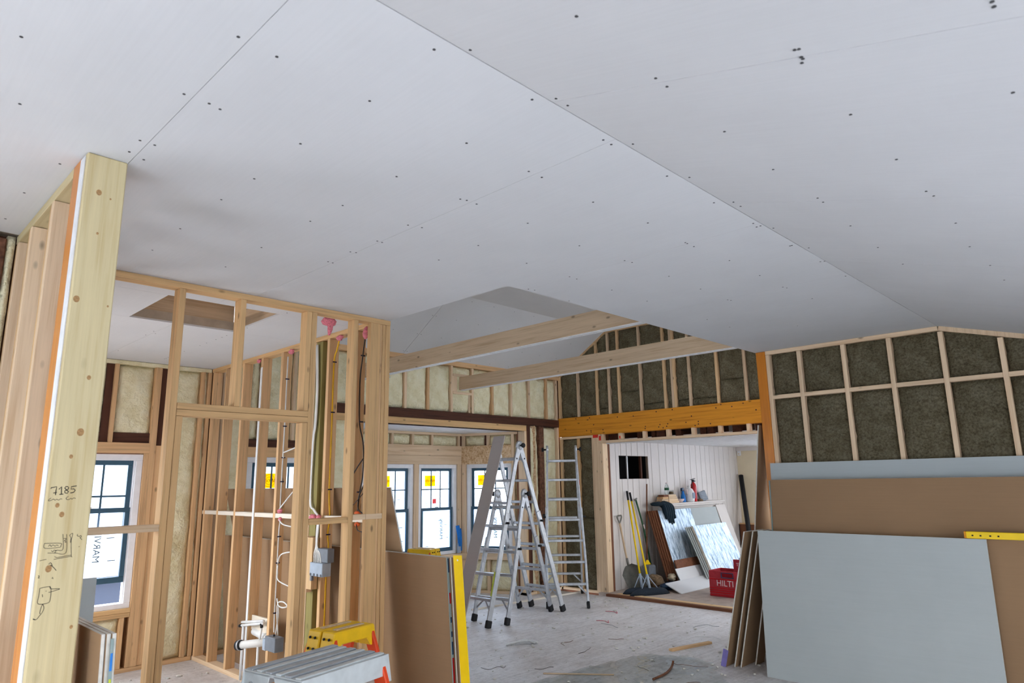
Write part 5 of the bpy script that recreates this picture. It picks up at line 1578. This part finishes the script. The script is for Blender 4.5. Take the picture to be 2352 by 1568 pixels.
tube('nail', [(-5.58, 2.86, 0.47), (-5.58, 2.86, 0.485)], 0.008, 'black_rubber', bxs_, 8, False); tube('nail', [(-5.58, 2.86, 0.345), (-5.58, 2.86, 0.36)], 0.008, 'black_rubber', bxs_, 8, False)
pn = thing('scrap_block', 'pair of pale scrap blocks nailed to the greenish post', 'timber block', (-5.07, 2.87, 0.86))
bx('block', (-5.145, -5.076), (2.845, 2.899), (0.862, 1.285), 'wood_pale', pn); bx('block', (-5.072, -4.998), (2.845, 2.899), (0.89, 1.28), 'wood_new', pn)
# drain and supply pipes
dr = thing('drain_pipe', 'white plastic drain with a black cap between the studs', 'pipe', (-6.0, 2.87, 0.2))
tube('drain_stub', [(-5.80, 2.93, 0.385), (-6.10, 2.82, 0.335)], 0.033, 'cable_white', dr, 16, False); tube('rubber_cap', [(-6.085, 2.826, 0.337), (-6.135, 2.807, 0.329)], 0.041, 'black_rubber', dr, 16, False)
tube('cap_band', [(-6.10, 2.820, 0.335), (-6.112, 2.816, 0.333)], 0.044, 'aluminium', dr, 16, False)
tube('drain_branch', [(-6.12, 2.95, 0.425), (-5.83, 2.94, 0.405)], 0.033, 'pvc', dr, 16, False)
sp = thing('supply_pipes', 'thin white supply pipes with valves on a white bracket board', 'pipes', (-6.0, 2.88, 0.1))
bx('bracket_board', (-6.16, -5.81), (2.935, 2.955), (0.44, 0.56), 'wood_white', sp)
for x, zt in ((-6.21, 0.47), (-5.905, 0.36)):
    tube('riser', [(x, 2.885, 0.02), (x, 2.885, zt)], 0.011, 'pvc', sp, 10, False)
for za, zb in ((0.468, 0.535), (0.495, 0.555)):
    tube('crosspiece', [(-6.24, 2.885, za), (-5.83, 2.885, zb)], 0.011, 'pvc', sp, 10, False)
tube('valve', [(-6.25, 2.885, 0.466), (-6.285, 2.885, 0.458)], 0.014, 'black_rubber', sp, 10, False); tube('valve', [(-5.86, 2.88, 0.53), (-5.845, 2.88, 0.50)], 0.013, 'black_rubber', sp, 10, False)
tube('drop', [(-5.86, 2.885, 0.50), (-5.89, 2.885, 0.36)], 0.010, 'pvc', sp, 10, False)
tag(tube('stack_pipe', [(-5.48, 2.965, 0.0), (-5.48, 2.965, 0.42)], 0.052, 'pvc', None, 18, False), 'short wide white pipe beside the low grey box', 'pipe')
tag(tube('white_wire', [(-7.3, 4.95, 2.98), (-7.1, 4.93, 2.99), (-6.9, 4.90, 2.985)], 0.006, 'cable_white', None, 6), 'white wire end poking out under the near tie beam', 'cable')
tag(tube('blue_tape', [(-8.36, 7.28, 1.02), (-8.35, 7.30, 0.90), (-8.352, 7.315, 0.80), (-8.36, 7.33, 0.70)], 0.03, 'blue', None, 6, True, 0.12), 'blue tape peeling from the bay corner stud', 'tape')
tag(tube('blue_tape', [(-8.385, 7.36, 0.97), (-8.38, 7.37, 0.85), (-8.38, 7.37, 0.63)], 0.018, 'blue', None, 6, True, 0.15), 'narrow blue tape on the bay corner', 'tape')
for z in ((0.60, 0.75),):
    tag(bx('corner_box', (-8.40, -8.37), (7.30, 7.36), z, 'box_lightgrey', None), 'small pale box on the bay sill at the corner', 'box')

# ------------------------------------------------------------------ back room things
sh_ = thing('mantel_shelf', 'white mantel shelf on the board wall holding jars and bottles', 'shelf', (-6.4, 11, 1.2))
bx('shelf_top', (-6.5, -6.28), (9.95, 12.12), (1.26, 1.285), 'kitchen_white', sh_, 0.004); bx('moulding', (-6.5, -6.31), (9.98, 12.09), (1.225, 1.26), 'kitchen_white', sh_, 0.006); bx('frieze', (-6.5, -6.40), (10.0, 12.05), (1.06, 1.225), 'kitchen_white', sh_, 0.003)
zs = 1.285
for k in range(4):
    o = bx('wood_block', (-6.44 + 0.01 * (k % 2), -6.32), (9.99 + 0.03 * k, 10.22), (zs + 0.036 * k, zs + 0.036 * k + 0.034), ('wood_return', 'wood_tie', 'wood_return', 'wood_old_red')[k], None)
    tag(o, ('lowest brown block in the left pile on the mantel', 'second brown block in the left pile on the mantel', 'third brown block in the left pile on the mantel', 'top dark block of the left pile on the mantel')[k], 'wood block', 'blocks on the mantel')
for k in range(4):
    o = bx('wood_block', (-6.44 + 0.008 * (k % 2), -6.32), (10.235, 10.56 - 0.03 * k), (zs + 0.036 * k, zs + 0.036 * k + 0.034), 'wood_pale', None)
    tag(o, ('lowest pale block in the right pile on the mantel', 'second pale block in the right pile on the mantel', 'third pale block in the right pile on the mantel', 'top pale block of the right pile on the mantel')[k], 'wood block', 'blocks on the mantel')
M['clear_plastic'] = glass_mat('clear_plastic', (0.86, 0.9, 0.9))
zb = zs + 0.146
bt = thing('water_bottle', 'clear plastic bottle with a green label on the wood blocks', 'bottle', (-6.38, 10.28, zb))
lathe('bottle_body', [(0.036, 0), (0.04, 0.02), (0.04, 0.11), (0.03, 0.14), (0.014, 0.165), (0.014, 0.18)], (-6.38, 10.28, zb), 'clear_plastic', bt); lathe('bottle_label', [(0.0408, 0.07), (0.0408, 0.11)], (-6.38, 10.28, zb), plain('green_label', (40, 96, 66), 0.5), bt); lathe('bottle_cap', [(0.016, 0.18), (0.016, 0.195)], (-6.38, 10.28, zb), 'print_white', bt)
jr = thing('jar', 'short clear jar on the pale wood blocks', 'jar', (-6.38, 10.41, zb))
lathe('jar_body', [(0.042, 0), (0.046, 0.01), (0.046, 0.06), (0.042, 0.068)], (-6.38, 10.41, zb), 'clear_plastic', jr); lathe('jar_filling', [(0.040, 0.003), (0.042, 0.01), (0.042, 0.045), (0.038, 0.046)], (-6.38, 10.41, zb), 'sack', jr)
bw = tag(lathe('bowl', [(0.04, 0), (0.07, 0.035), (0.078, 0.06), (0.07, 0.06)], (-6.38, 10.68, zs), 'print_white'), 'pale bowl on the mantel beside the spray bottle', 'bowl')
sb = thing('spray_bottle', 'blue spray bottle on the mantel behind the jug', 'bottle', (-6.41, 10.85, zs))
lathe('bottle_body', [(0.045, 0), (0.048, 0.02), (0.042, 0.1), (0.018, 0.17), (0.016, 0.19)], (-6.41, 10.85, zs), 'blue', sb); bx('trigger_head', (-6.43, -6.39), (10.80, 10.87), (zs + 0.19, zs + 0.245), 'dark_blue', sb, 0.008); bx('trigger', (-6.415, -6.405), (10.80, 10.812), (zs + 0.14, zs + 0.19), 'dark_blue', sb)
jg = thing('jug', 'white plastic jug with a blue label on the mantel', 'jug', (-6.37, 11.0, zs))
lathe('jug_body', [(0.075, 0), (0.085, 0.02), (0.085, 0.17), (0.06, 0.22), (0.028, 0.24), (0.028, 0.26)], (-6.37, 11.0, zs), 'white_paint', jg); lathe('jug_cap', [(0.031, 0.255), (0.031, 0.28)], (-6.37, 11.0, zs), 'white_paint', jg)
bx('jug_label', (-6.288, -6.284), (10.965, 11.05), (zs + 0.06, zs + 0.16), 'dark_blue', jg, 0); tube('jug_handle', [(-6.37, 10.93, zs + 0.21), (-6.36, 10.90, zs + 0.2), (-6.36, 10.905, zs + 0.13)], 0.012, 'print_white', jg, 8)
fx = thing('fire_extinguisher', 'red fire extinguisher on the mantel', 'fire extinguisher', (-6.39, 11.19, zs))
lathe('cylinder', [(0.05, 0), (0.055, 0.012), (0.055, 0.26), (0.04, 0.31), (0.018, 0.335), (0.018, 0.35)], (-6.39, 11.19, zs), 'extinguisher_red', fx); bx('valve_head', (-6.41, -6.37), (11.165, 11.215), (zs + 0.34, zs + 0.385), 'black_rubber', fx, 0.005)
board('lever', (-6.39, 11.10, zs + 0.385), (-6.39, 11.26, zs + 0.405), 0.02, 0.008, 'black_rubber', fx); board('carry_handle', (-6.39, 11.20, zs + 0.35), (-6.39, 11.28, zs + 0.36), 0.02, 0.008, 'black_rubber', fx); tube('hose', [(-6.39, 11.16, zs + 0.35), (-6.37, 11.11, zs + 0.33), (-6.36, 11.10, zs + 0.24)], 0.008, 'black_rubber', fx, 8)
rd = thing('site_radio', 'small grey ribbed radio leaning on the mantel', 'radio', (-6.40, 11.52, zs))
bb = board('radio_body', (-6.37, 11.52, zs), (-6.42, 11.49, zs + 0.17), 0.26, 0.04, 'box_grey', rd, (0, 1, 0), 0.006)
for k in range(5):
    board('grille_bar', (-6.345 - 0.0088 * k, 11.42 - 0.005 * k, zs + 0.03 + 0.028 * k), (-6.345 - 0.0088 * k, 11.62 - 0.005 * k, zs + 0.03 + 0.028 * k), 0.008, 0.008, 'box_lightgrey', rd)
tag(blob('rag', (-6.37, 11.36, zs + 0.02), (0.05, 0.09, 0.025), 'sack', None, 3), 'small crumpled brown rag on the mantel by the radio', 'rag')
gl_ = thing('work_gloves', 'dark work gloves draped over the end of the mantel', 'gloves', (-6.28, 9.95, 1.2))
blob('cuff', (-6.33, 9.90, 1.285), (0.10, 0.17, 0.035), 'glove', gl_, 5, 3, 0.25)
for k, (dy, ln) in enumerate(((-0.02, 0.20), (0.045, 0.27), (0.10, 0.30), (0.16, 0.28), (0.21, 0.20))):
    tube('finger', [(-6.30, 9.93 + dy * 0.5, 1.29), (-6.255, 9.97 + dy, 1.24), (-6.235, 9.99 + dy, 1.24 - ln * 0.6), (-6.225, 10.0 + dy * 1.05, 1.24 - ln)], [0.045] * 6 + [0.042] * 6 + [0.034] * 6 + [0.02], 'glove', gl_, 8)

# leaning boards below the mantel
def slabboard(name, label, cat, y0, y1, top, bot, t, mat, group=None, edge=None):
    """board leaning against the left wall; top, bot = (x, z) of its room-side face"""
    v = Vector((top[0] - bot[0], 0, top[1] - bot[1]))
    h = v.length
    v.normalize()
    u = Vector((0, 1, 0))
    n = u.cross(v)
    c = Vector((bot[0], (y0 + y1) / 2, bot[1])) + v * h / 2 - n * t / 2
    root = thing(name, label, cat, (bot[0], (y0 + y1) / 2, bot[1]), group)
    mk('board_core', box_bm(y1 - y0, h, t - 0.003, 0.001), edge or mat, root, frame(c, u, v, n))
    mk('facing', box_bm(y1 - y0, h, 0.002, 0), mat, root, frame(c + n * t / 2, u, v, n))
    return root


GB = 'boards leaning under the mantel'
slabboard('foil_board', 'foil-faced insulation board under the gloves', 'insulation board', 9.79, 10.82, (-6.27, 1.185), (-5.935, 0.03), 0.03, 'foil', GB, 'wood_old_red')
for k in range(4):
    slabboard('brown_board', ('brown board just behind the gloves foil board', 'second brown board behind the foil board', 'third brown board behind the foil board', 'rearmost brown board behind the foil board')[k], 'board', 9.75 - 0.028 * k, 10.75, (-6.308 - 0.024 * k, 1.18), (-5.972 - 0.024 * k, 0.03), 0.02, 'wood_old_red', GB)
slabboard('grey_board', 'plain grey board leaning right of the gloves foil board', 'board', 10.83, 11.76, (-6.29, 1.18), (-5.955, 0.03), 0.02, 'drywall_face', GB)
slabboard('white_board', 'white panel leaning past the right end of the mantel', 'board', 11.9, 12.25, (-6.36, 1.20), (-5.98, 0.03), 0.02, 'kitchen_white', GB)
slabboard('foil_board', 'crinkled bright foil board leaning lower at right', 'insulation board', 10.36, 11.5, (-5.98, 0.92), (-5.60, 0.03), 0.04, 'foil', GB, 'wood_white')
for k in range(3):
    slabboard('thin_board', ('thin grey board behind the bright foil board', 'second thin grey board behind the bright foil board', 'third thin grey board behind the bright foil board')[k], 'board', 10.33 - 0.03 * k, 11.3, (-6.03 - 0.02 * k, 0.90), (-5.65 - 0.02 * k, 0.03), 0.01, 'drywall_face', GB)
slabboard('brown_board', 'brown strip of board low in front of the foil board', 'board', 9.75, 10.62, (-5.985, 0.43), (-5.87, 0.03), 0.02, 'wood_old_red', GB)
slabboard('white_board', 'white panel leaning low in front of the brown strip', 'board', 9.66, 10.45, (-5.93, 0.31), (-5.79, 0.03), 0.012, 'drywall', GB)
slabboard('white_board', 'small white panel beside the low white panel', 'board', 10.46, 10.9, (-5.96, 0.36), (-5.76, 0.03), 0.012, 'drywall', GB)
slabboard('white_board', 'long white board lying nearly flat before the foil boards', 'board', 9.2, 10.5, (-5.83, 0.155), (-5.56, 0.034), 0.015, 'drywall', GB)

# tools leaning on the board wall
sv = thing('shovel', 'grey scoop shovel with a D grip leaning on the board wall', 'shovel', (-6.3, 9.0, 0.03))
tube('shaft', [(-6.455, 8.98, 1.02), (-6.40, 9.01, 0.62), (-6.375, 9.03, 0.44)], 0.016, 'wood_tie', sv, 10)
tube('grip', [(-6.455, 8.98, 1.02), (-6.455, 8.93, 1.09), (-6.455, 8.925, 1.13), (-6.455, 9.025, 1.135), (-6.455, 9.025, 1.09), (-6.455, 8.98, 1.02)], 0.012, 'shovel_grey', sv, 8)
tube('socket', [(-6.385, 9.025, 0.50), (-6.36, 9.035, 0.36)], 0.02, 'shovel_grey', sv, 10)
bm = bmesh.new()
rows = []
for j in range(9):
    f = j / 8
    row = []
    for i in range(9):
        a = i / 8 - 0.5
        w = 0.36 * min(1, 0.35 + f * 3.0) if f < 0.25 else 0.36
        row.append(bm.verts.new((a * w * 0.85, -f * 0.385, 0.05 * (4 * a * a) + 0.02 * math.sin(f * 3))))
    rows.append(row)
for j in range(8):
    for i in range(8):
        bm.faces.new((rows[j][i], rows[j][i + 1], rows[j + 1][i + 1], rows[j + 1][i]))
r_ = bmesh.ops.solidify(bm, geom=bm.faces[:], thickness=0.004)
bd = Vector((0.16, 0.06, -0.36)).normalized()
bu = Vector((0.75, 0.60, 0.1)); bu = (bu - bd * bu.dot(bd)).normalized()
mk('blade', bm, 'shovel_grey', sv, frame((-6.36, 9.02, 0.40), bu, -bd, bu.cross(-bd)), True)


def broom(label, top, foot, dirv, L=0.62):
    root = thing('push_broom', label, 'broom', (foot[0], foot[1], 0.03), 'push brooms by the board wall')
    top, foot = Vector(top), Vector(foot)
    d = (top - foot).normalized()
    s0 = foot + Vector((0, 0, 0.09))
    d = (top - s0).normalized()
    tube('handle', [s0 + d * 0.12, top - d * 0.14], 0.014, 'yellow_bar', root, 10, False)
    tube('grip', [top - d * 0.15, top], 0.017, 'black_rubber', root, 10, False)
    tube('socket', [s0, s0 + d * 0.2], 0.02, 'box_lightgrey', root, 10, False)
    u = Vector(dirv).normalized()
    v = Vector((-u.y, u.x, 0))
    c = Vector((foot.x, foot.y, 0.03))
    n = 16
    bmr = bmesh.new()
    ring = []
    for i in range(n + 1):
        f = i / n * 2 - 1
        e = math.sqrt(max(0.05, 1 - abs(f) ** 4))
        ring.append([bmr.verts.new(p) for p in ((f * L / 2, -0.075 * e, 0.0), (f * L / 2 * 0.97, -0.05 * e, 0.055 * e + 0.01), (f * L / 2 * 0.95, 0.0, 0.085 * e + 0.01), (f * L / 2 * 0.97, 0.05 * e, 0.055 * e + 0.01), (f * L / 2, 0.075 * e, 0.0))])
    for a, b in zip(ring, ring[1:]):
        for k in range(4):
            bmr.faces.new((a[k], a[k + 1], b[k + 1], b[k]))
        bmr.faces.new((a[4], a[0], b[0], b[4]))
    bmr.faces.new(ring[0][::-1]); bmr.faces.new(ring[-1])
    bmesh.ops.recalc_face_normals(bmr, faces=bmr.faces)
    mk('bristle_head', bmr, 'brush_dark', root, frame(c, u, v, (0, 0, 1)), True)
    for sgn in (-1, 1):
        tube('brace', [s0 + d * 0.2, c + u * sgn * L * 0.2 + Vector((0, 0, 0.085))], 0.007, 'box_lightgrey', root, 6, False)
    return root


broom('yellow-handled push broom at left, its head partly hidden', (-6.46, 9.22, 1.505), (-6.02, 8.86, 0.03), (0.42, 0.55, 0), 0.60)
broom('yellow-handled push broom in front, its long head on the threshold', (-6.46, 9.30, 1.48), (-5.90, 8.88, 0.03), (0.30, 0.62, 0), 0.66)
rk = thing('stick_tool', 'thin brown stick with a yellow triangular head by the boards', 'tool', (-6.36, 9.6, 0.3))
tube('stick', [(-6.46, 9.80, 1.61), (-6.37, 9.55, 0.40)], 0.012, 'wood_old_red', rk, 8, False)
prism('yellow_head', [(-0.07, 0), (0.07, 0), (0.012, 0.07), (-0.012, 0.07)], 0.012, 'yellow_bar', rk, frame((-6.36, 9.54, 0.36), (0.2, 0.98, 0), (0, 0, 1), (0.98, -0.2, 0)), 0.002)
tag(bx('bucket_base', (-6.42, -6.26), (9.46, 9.64), (0.03, 0.355), 'box_grey', None, 0.02), 'dark grey tub under the yellow triangular head', 'tub')
gk = thing('garden_rake', 'green-handled tool leaning behind the brooms', 'tool', (-6.42, 9.6, 0.03))
tube('handle', [(-6.47, 9.47, 1.37), (-6.44, 9.60, 0.95), (-6.40, 9.76, 0.10)], 0.014, plain('green_handle', (40, 84, 52), 0.5), gk, 8, False); tube('top_grip', [(-6.47, 9.44, 1.36), (-6.47, 9.50, 1.385)], 0.014, 'shovel_grey', gk, 8, False)
tube('ferrule', [(-6.44, 9.60, 0.97), (-6.435, 9.62, 0.90)], 0.018, 'print_white', gk, 8, False)
sk = thing('sack', 'crumpled brown paper sack on the floor behind the brooms', 'sack', (-6.1, 9.4, 0.03))
blob('sack_body', (-6.14, 9.42, 0.14), (0.09, 0.18, 0.10), 'sack', sk, 11, 3, 0.4); blob('torn_mouth', (-6.0, 9.66, 0.18), (0.07, 0.07, 0.05), plain('sack_light', (190, 176, 150), 0.9), sk, 12, 3, 0.5)
tag(blob('tarp', (-5.93, 9.52, 0.08), (0.12, 0.26, 0.05), 'dark_blue', None, 13, 3, 0.3), 'folded dark blue tarp behind the broom heads', 'tarp')

# crate
cr = thing('tool_crate', 'red plastic tool crate with white lettering on the back-room floor', 'crate', (-4.93, 9.5, 0.03))
x0, x1, y0, y1, z0, z1 = -5.175, -4.62, 9.33, 9.68, 0.03, 0.385
for xr, yr in (((x0, x0 + 0.012), (y0, y1)), ((x1 - 0.012, x1), (y0, y1)), ((x0, x1), (y1 - 0.012, y1))):
    bx('side', xr, yr, (z0, z1), 'crate_red', cr, 0.004)
bx('crate_floor', (x0, x1), (y0, y1), (z0, z0 + 0.012), 'crate_red', cr, 0.002)
bx('front_panel', (x0, x1), (y0, y0 + 0.012), (z0, z1 - 0.09), 'crate_red', cr, 0.003)
bx('front_rim', (x0, -4.98), (y0, y0 + 0.012), (z1 - 0.09, z1), 'crate_red', cr, 0.003); bx('front_rim', (-4.80, x1), (y0, y0 + 0.012), (z1 - 0.09, z1), 'crate_red', cr, 0.003); bx('front_rim', (-4.98, -4.80), (y0, y0 + 0.012), (z1 - 0.025, z1), 'crate_red', cr, 0.003)
for xr, zr in (((-4.985, -4.795), (z1 - 0.03, z1 - 0.02)), ((-4.985, -4.795), (z1 - 0.095, z1 - 0.085)), ((-4.985, -4.975), (z1 - 0.09, z1 - 0.025)), ((-4.805, -4.795), (z1 - 0.09, z1 - 0.025))):
    bx('handle_trim', xr, (y0 - 0.006, y0 + 0.006), zr, 'dark_blue', cr, 0.002)
for k, z in enumerate((0.05, 0.085, 0.115, 0.145, 0.265)):
    bx('rib', (x0 - 0.002, x1 + 0.002), (y0 - 0.004, y0), (z, z + 0.008), 'label_red', cr, 0.001)
lettering('crate_lettering', 'HILTI', 0.115, (-4.93, y0 - 0.0025, 0.215), (1, 0, 0), (0, 0, 1), 'print_white', cr)
fl_ = thing('crate_lid', 'red lid standing up out of the tool crate', 'lid', (-4.86, 9.55, 0.05))
bx('lid_panel', (-4.90, -4.70), (9.56, 9.575), (0.045, 0.53), 'crate_red', fl_, 0.004); bx('lid_lip', (-4.80, -4.70), (9.55, 9.585), (0.53, 0.555), 'label_purple', fl_, 0.003)
lettering('lid_lettering', 'TI', 0.06, (-4.83, 9.5595, 0.46), (1, 0, 0), (0, 0, 1), 'print_white', fl_)
tag(tube('black_pipe', [(-6.41, 13.12, 1.735), (-6.02, 12.55, 0.032)], 0.045, 'black_rubber', None, 14, False), 'black pipe leaning in the far corner of the back room', 'pipe')
bb2 = thing('wall_box', 'brown wooden box on the far wall of the back room', 'box', (-6.3, 13.15, 0.5))
bx('box_body', (-6.47, -6.12), (13.02, 13.195), (0.03, 0.79), 'wood_old_red', bb2, 0.004); bx('box_top', (-6.48, -6.11), (13.01, 13.195), (0.79, 0.81), 'wood_return', bb2, 0.003)
th_ = thing('thermostat', 'small white box high in the far corner of the back room', 'thermostat', (-6.44, 13.18, 2.13))
bx('thermostat_body', (-6.475, -6.405), (13.165, 13.199), (2.13, 2.22), 'white_paint', th_, 0.005); bx('thermostat_dial', (-6.455, -6.425), (13.16, 13.166), (2.15, 2.18), 'cream_wall', th_, 0.002)

# ------------------------------------------------------------------ litter on the floor
ltr = tag(board('lath', (-7.13, 6.46, 0.008), (-6.93, 8.55, 0.008), 0.03, 0.014, 'wood_white', None, (0, 0, 1)), 'long thin white lath lying along the foot of the bay', 'lath')
tag(board('wood_splinter', (-3.96, 6.27, 0.012), (-3.82, 6.82, 0.012), 0.022, 0.05, 'wood_return', None, (0, 0, 1)), 'brown wood splinter on the floor before the leaning offcuts', 'wood scrap')
tag(board('wood_sliver', (-4.38, 4.83, 0.006), (-3.88, 5.205, 0.006), 0.010, 0.016, 'wood_tie', None, (0, 0, 1)), 'thin pale wood sliver lying on the plastic film', 'wood scrap')
tag(tube('bark_strip', [(-3.53, 5.29, 0.014), (-3.54, 5.5, 0.016), (-3.60, 5.70, 0.02), (-3.63, 5.78, 0.05)], 0.010, 'wood_old_red', None, 7), 'curved reddish bark strip on the floor near the viewer', 'wood scrap')
pw = thing('plastic_wrapper', 'crumpled clear wrapper on the floor left of centre', 'wrapper', (-5.28, 5.55, 0.0))
for k in range(4):
    a = 0.5 * k
    tube('wrap_fold', [(-5.38 + 0.02 * k, 5.36 + 0.05 * k, 0.01), (-5.30, 5.50 + 0.02 * k, 0.03 + 0.012 * math.sin(a)), (-5.22 + 0.015 * k, 5.64 + 0.03 * math.cos(a * 3), 0.012)], 0.022, 'pvc', pw, 6, True, 0.25)
# plastic film
bm = bmesh.new()
poly = [(-4.3, 4.3), (-4.25, 4.9), (-4.2, 5.4), (-4.12, 6.02), (-3.75, 6.2), (-3.40, 6.15), (-3.05, 5.7), (-2.7, 5.3), (-2.4, 4.6), (-2.9, 3.9), (-3.6, 3.9)]
gx, gy_ = 46, 56
vv = {}


def inside(x, y):
    c = False
    n = len(poly)
    for i in range(n):
        x1_, y1_ = poly[i]
        x2_, y2_ = poly[(i + 1) % n]
        if (y1_ > y) != (y2_ > y) and x < (x2_ - x1_) * (y - y1_) / (y2_ - y1_) + x1_:
            c = not c
    return c


for i in range(gx):
    for j in range(gy_):
        x, y = -4.35 + i * 0.043, 3.85 + j * 0.043
        if inside(x + 0.05 * noise.noise((x * 6, y * 6, 0)), y + 0.05 * noise.noise((x * 6, y * 6, 4))):
            z = 0.004 + 0.010 * abs(noise.noise((x * 7, y * 7, 2))) + 0.006 * abs(noise.noise((x * 19, y * 19, 7)))
            vv[(i, j)] = bm.verts.new((x, y, z))
for (i, j), v in list(vv.items()):
    q = [vv.get(k) for k in ((i, j), (i + 1, j), (i + 1, j + 1), (i, j + 1))]
    if all(q):
        bm.faces.new(q)
for v in [v for v in bm.verts if not v.link_faces]:
    bm.verts.remove(v)
tag(mk('plastic_film', bm, 'plastic_film', None, None, True), 'thin greenish plastic film spread on the floor near the viewer', 'plastic film')
# bits of wire
random.seed(21)
spots = [(-4.6, 5.6, 'in the middle of the open floor'), (-4.75, 6.3, 'between the low ladder and the splinter'), (-4.1, 7.0, 'behind the brown splinter'), (-4.35, 7.4, 'in front of the threshold board'), (-4.0, 7.8, 'before the red crate'),
         (-5.0, 6.0, 'right of the low ladder foot'), (-4.9, 5.2, 'left of the plastic film edge'), (-5.3, 6.9, 'between the ladders and the back room'), (-4.55, 4.9, 'beside the thin pale sliver'), (-3.7, 5.9, 'just behind the curved bark strip'),
         (-3.5, 6.6, 'right of the brown splinter'), (-3.9, 5.6, 'on the far edge of the plastic film'), (-4.95, 4.6, 'beside the yellow straightedge'), (-3.2, 5.5, 'on the right part of the plastic film'), (-6.4, 2.3, 'on the small room floor')]
for i, (x, y, where) in enumerate(spots):
    a = random.uniform(0, 6.28)
    pts = [(x, y, 0.003)]
    for k in range(4):
        a += random.uniform(-1.1, 1.1)
        px, py, pz = pts[-1]
        st_ = random.uniform(0.03, 0.11)
        pts.append((px + math.cos(a) * st_, py + math.sin(a) * st_, 0.003 + (0.015 if k == 1 and i % 3 == 0 else 0.0)))
    o = tube('wire_scrap', pts, 0.002, ('cable_black', 'wood_old_red', 'pvc', 'box_grey')[i % 4], None, 5)
    tag(o, ('dark', 'brown', 'white', 'grey')[i % 4] + ' curl of wire ' + where, 'scrap', 'wire scraps on the floor')
# red thread bits and foam crumbs
for i, (x, y) in enumerate(((-5.72, 7.55), (-5.45, 7.0))):
    tag(tube('red_thread', [(x, y, 0.004), (x + 0.1, y + 0.03, 0.006), (x + 0.2, y - 0.02, 0.004), (x + 0.12, y + 0.08, 0.005)], 0.004, 'pink_foam', None, 5), ('pink thread curl by the foot of the corner ladder', 'pink thread curl in front of the corner ladder')[i], 'scrap')
bm = bmesh.new()
random.seed(5)
for i in range(420):
    if i < 60:
        x, y = random.gauss(-5.9, 0.5), random.gauss(8.2, 0.22)
    elif i < 110:
        x, y = random.gauss(-6.6, 0.3), random.gauss(2.4, 0.3)
    elif i < 150:
        x, y = random.gauss(-3.3, 0.25), random.gauss(5.9, 0.35)
    else:
        x, y = random.uniform(-6.8, -3.2), random.uniform(4.4, 8.2)
    if not (-7.2 < x < -2.6 and 1.8 < y < 8.45):
        continue
    r_ = random.choice([0.003, 0.004, 0.005, 0.006, 0.008, 0.012, 0.016])
    m4 = T((x, y, r_ * 0.5)) @ Matrix.Rotation(random.uniform(0, 6), 4, 'Z') @ Matrix.Diagonal((r_ * random.uniform(0.8, 2.0), r_, r_ * 0.6, 1))
    bmesh.ops.create_icosphere(bm, subdivisions=1, radius=1.0, matrix=m4)
for v in bm.verts:
    v.co += Vector((noise.noise(v.co * 80), noise.noise(v.co * 80 + Vector((5, 0, 0))), 0)) * 0.004
fc = mk('foam_crumbs', bm, 'gypsum', None)
tag(fc, 'pale foam and gypsum crumbs scattered over the floor', 'crumbs', None, 'stuff')
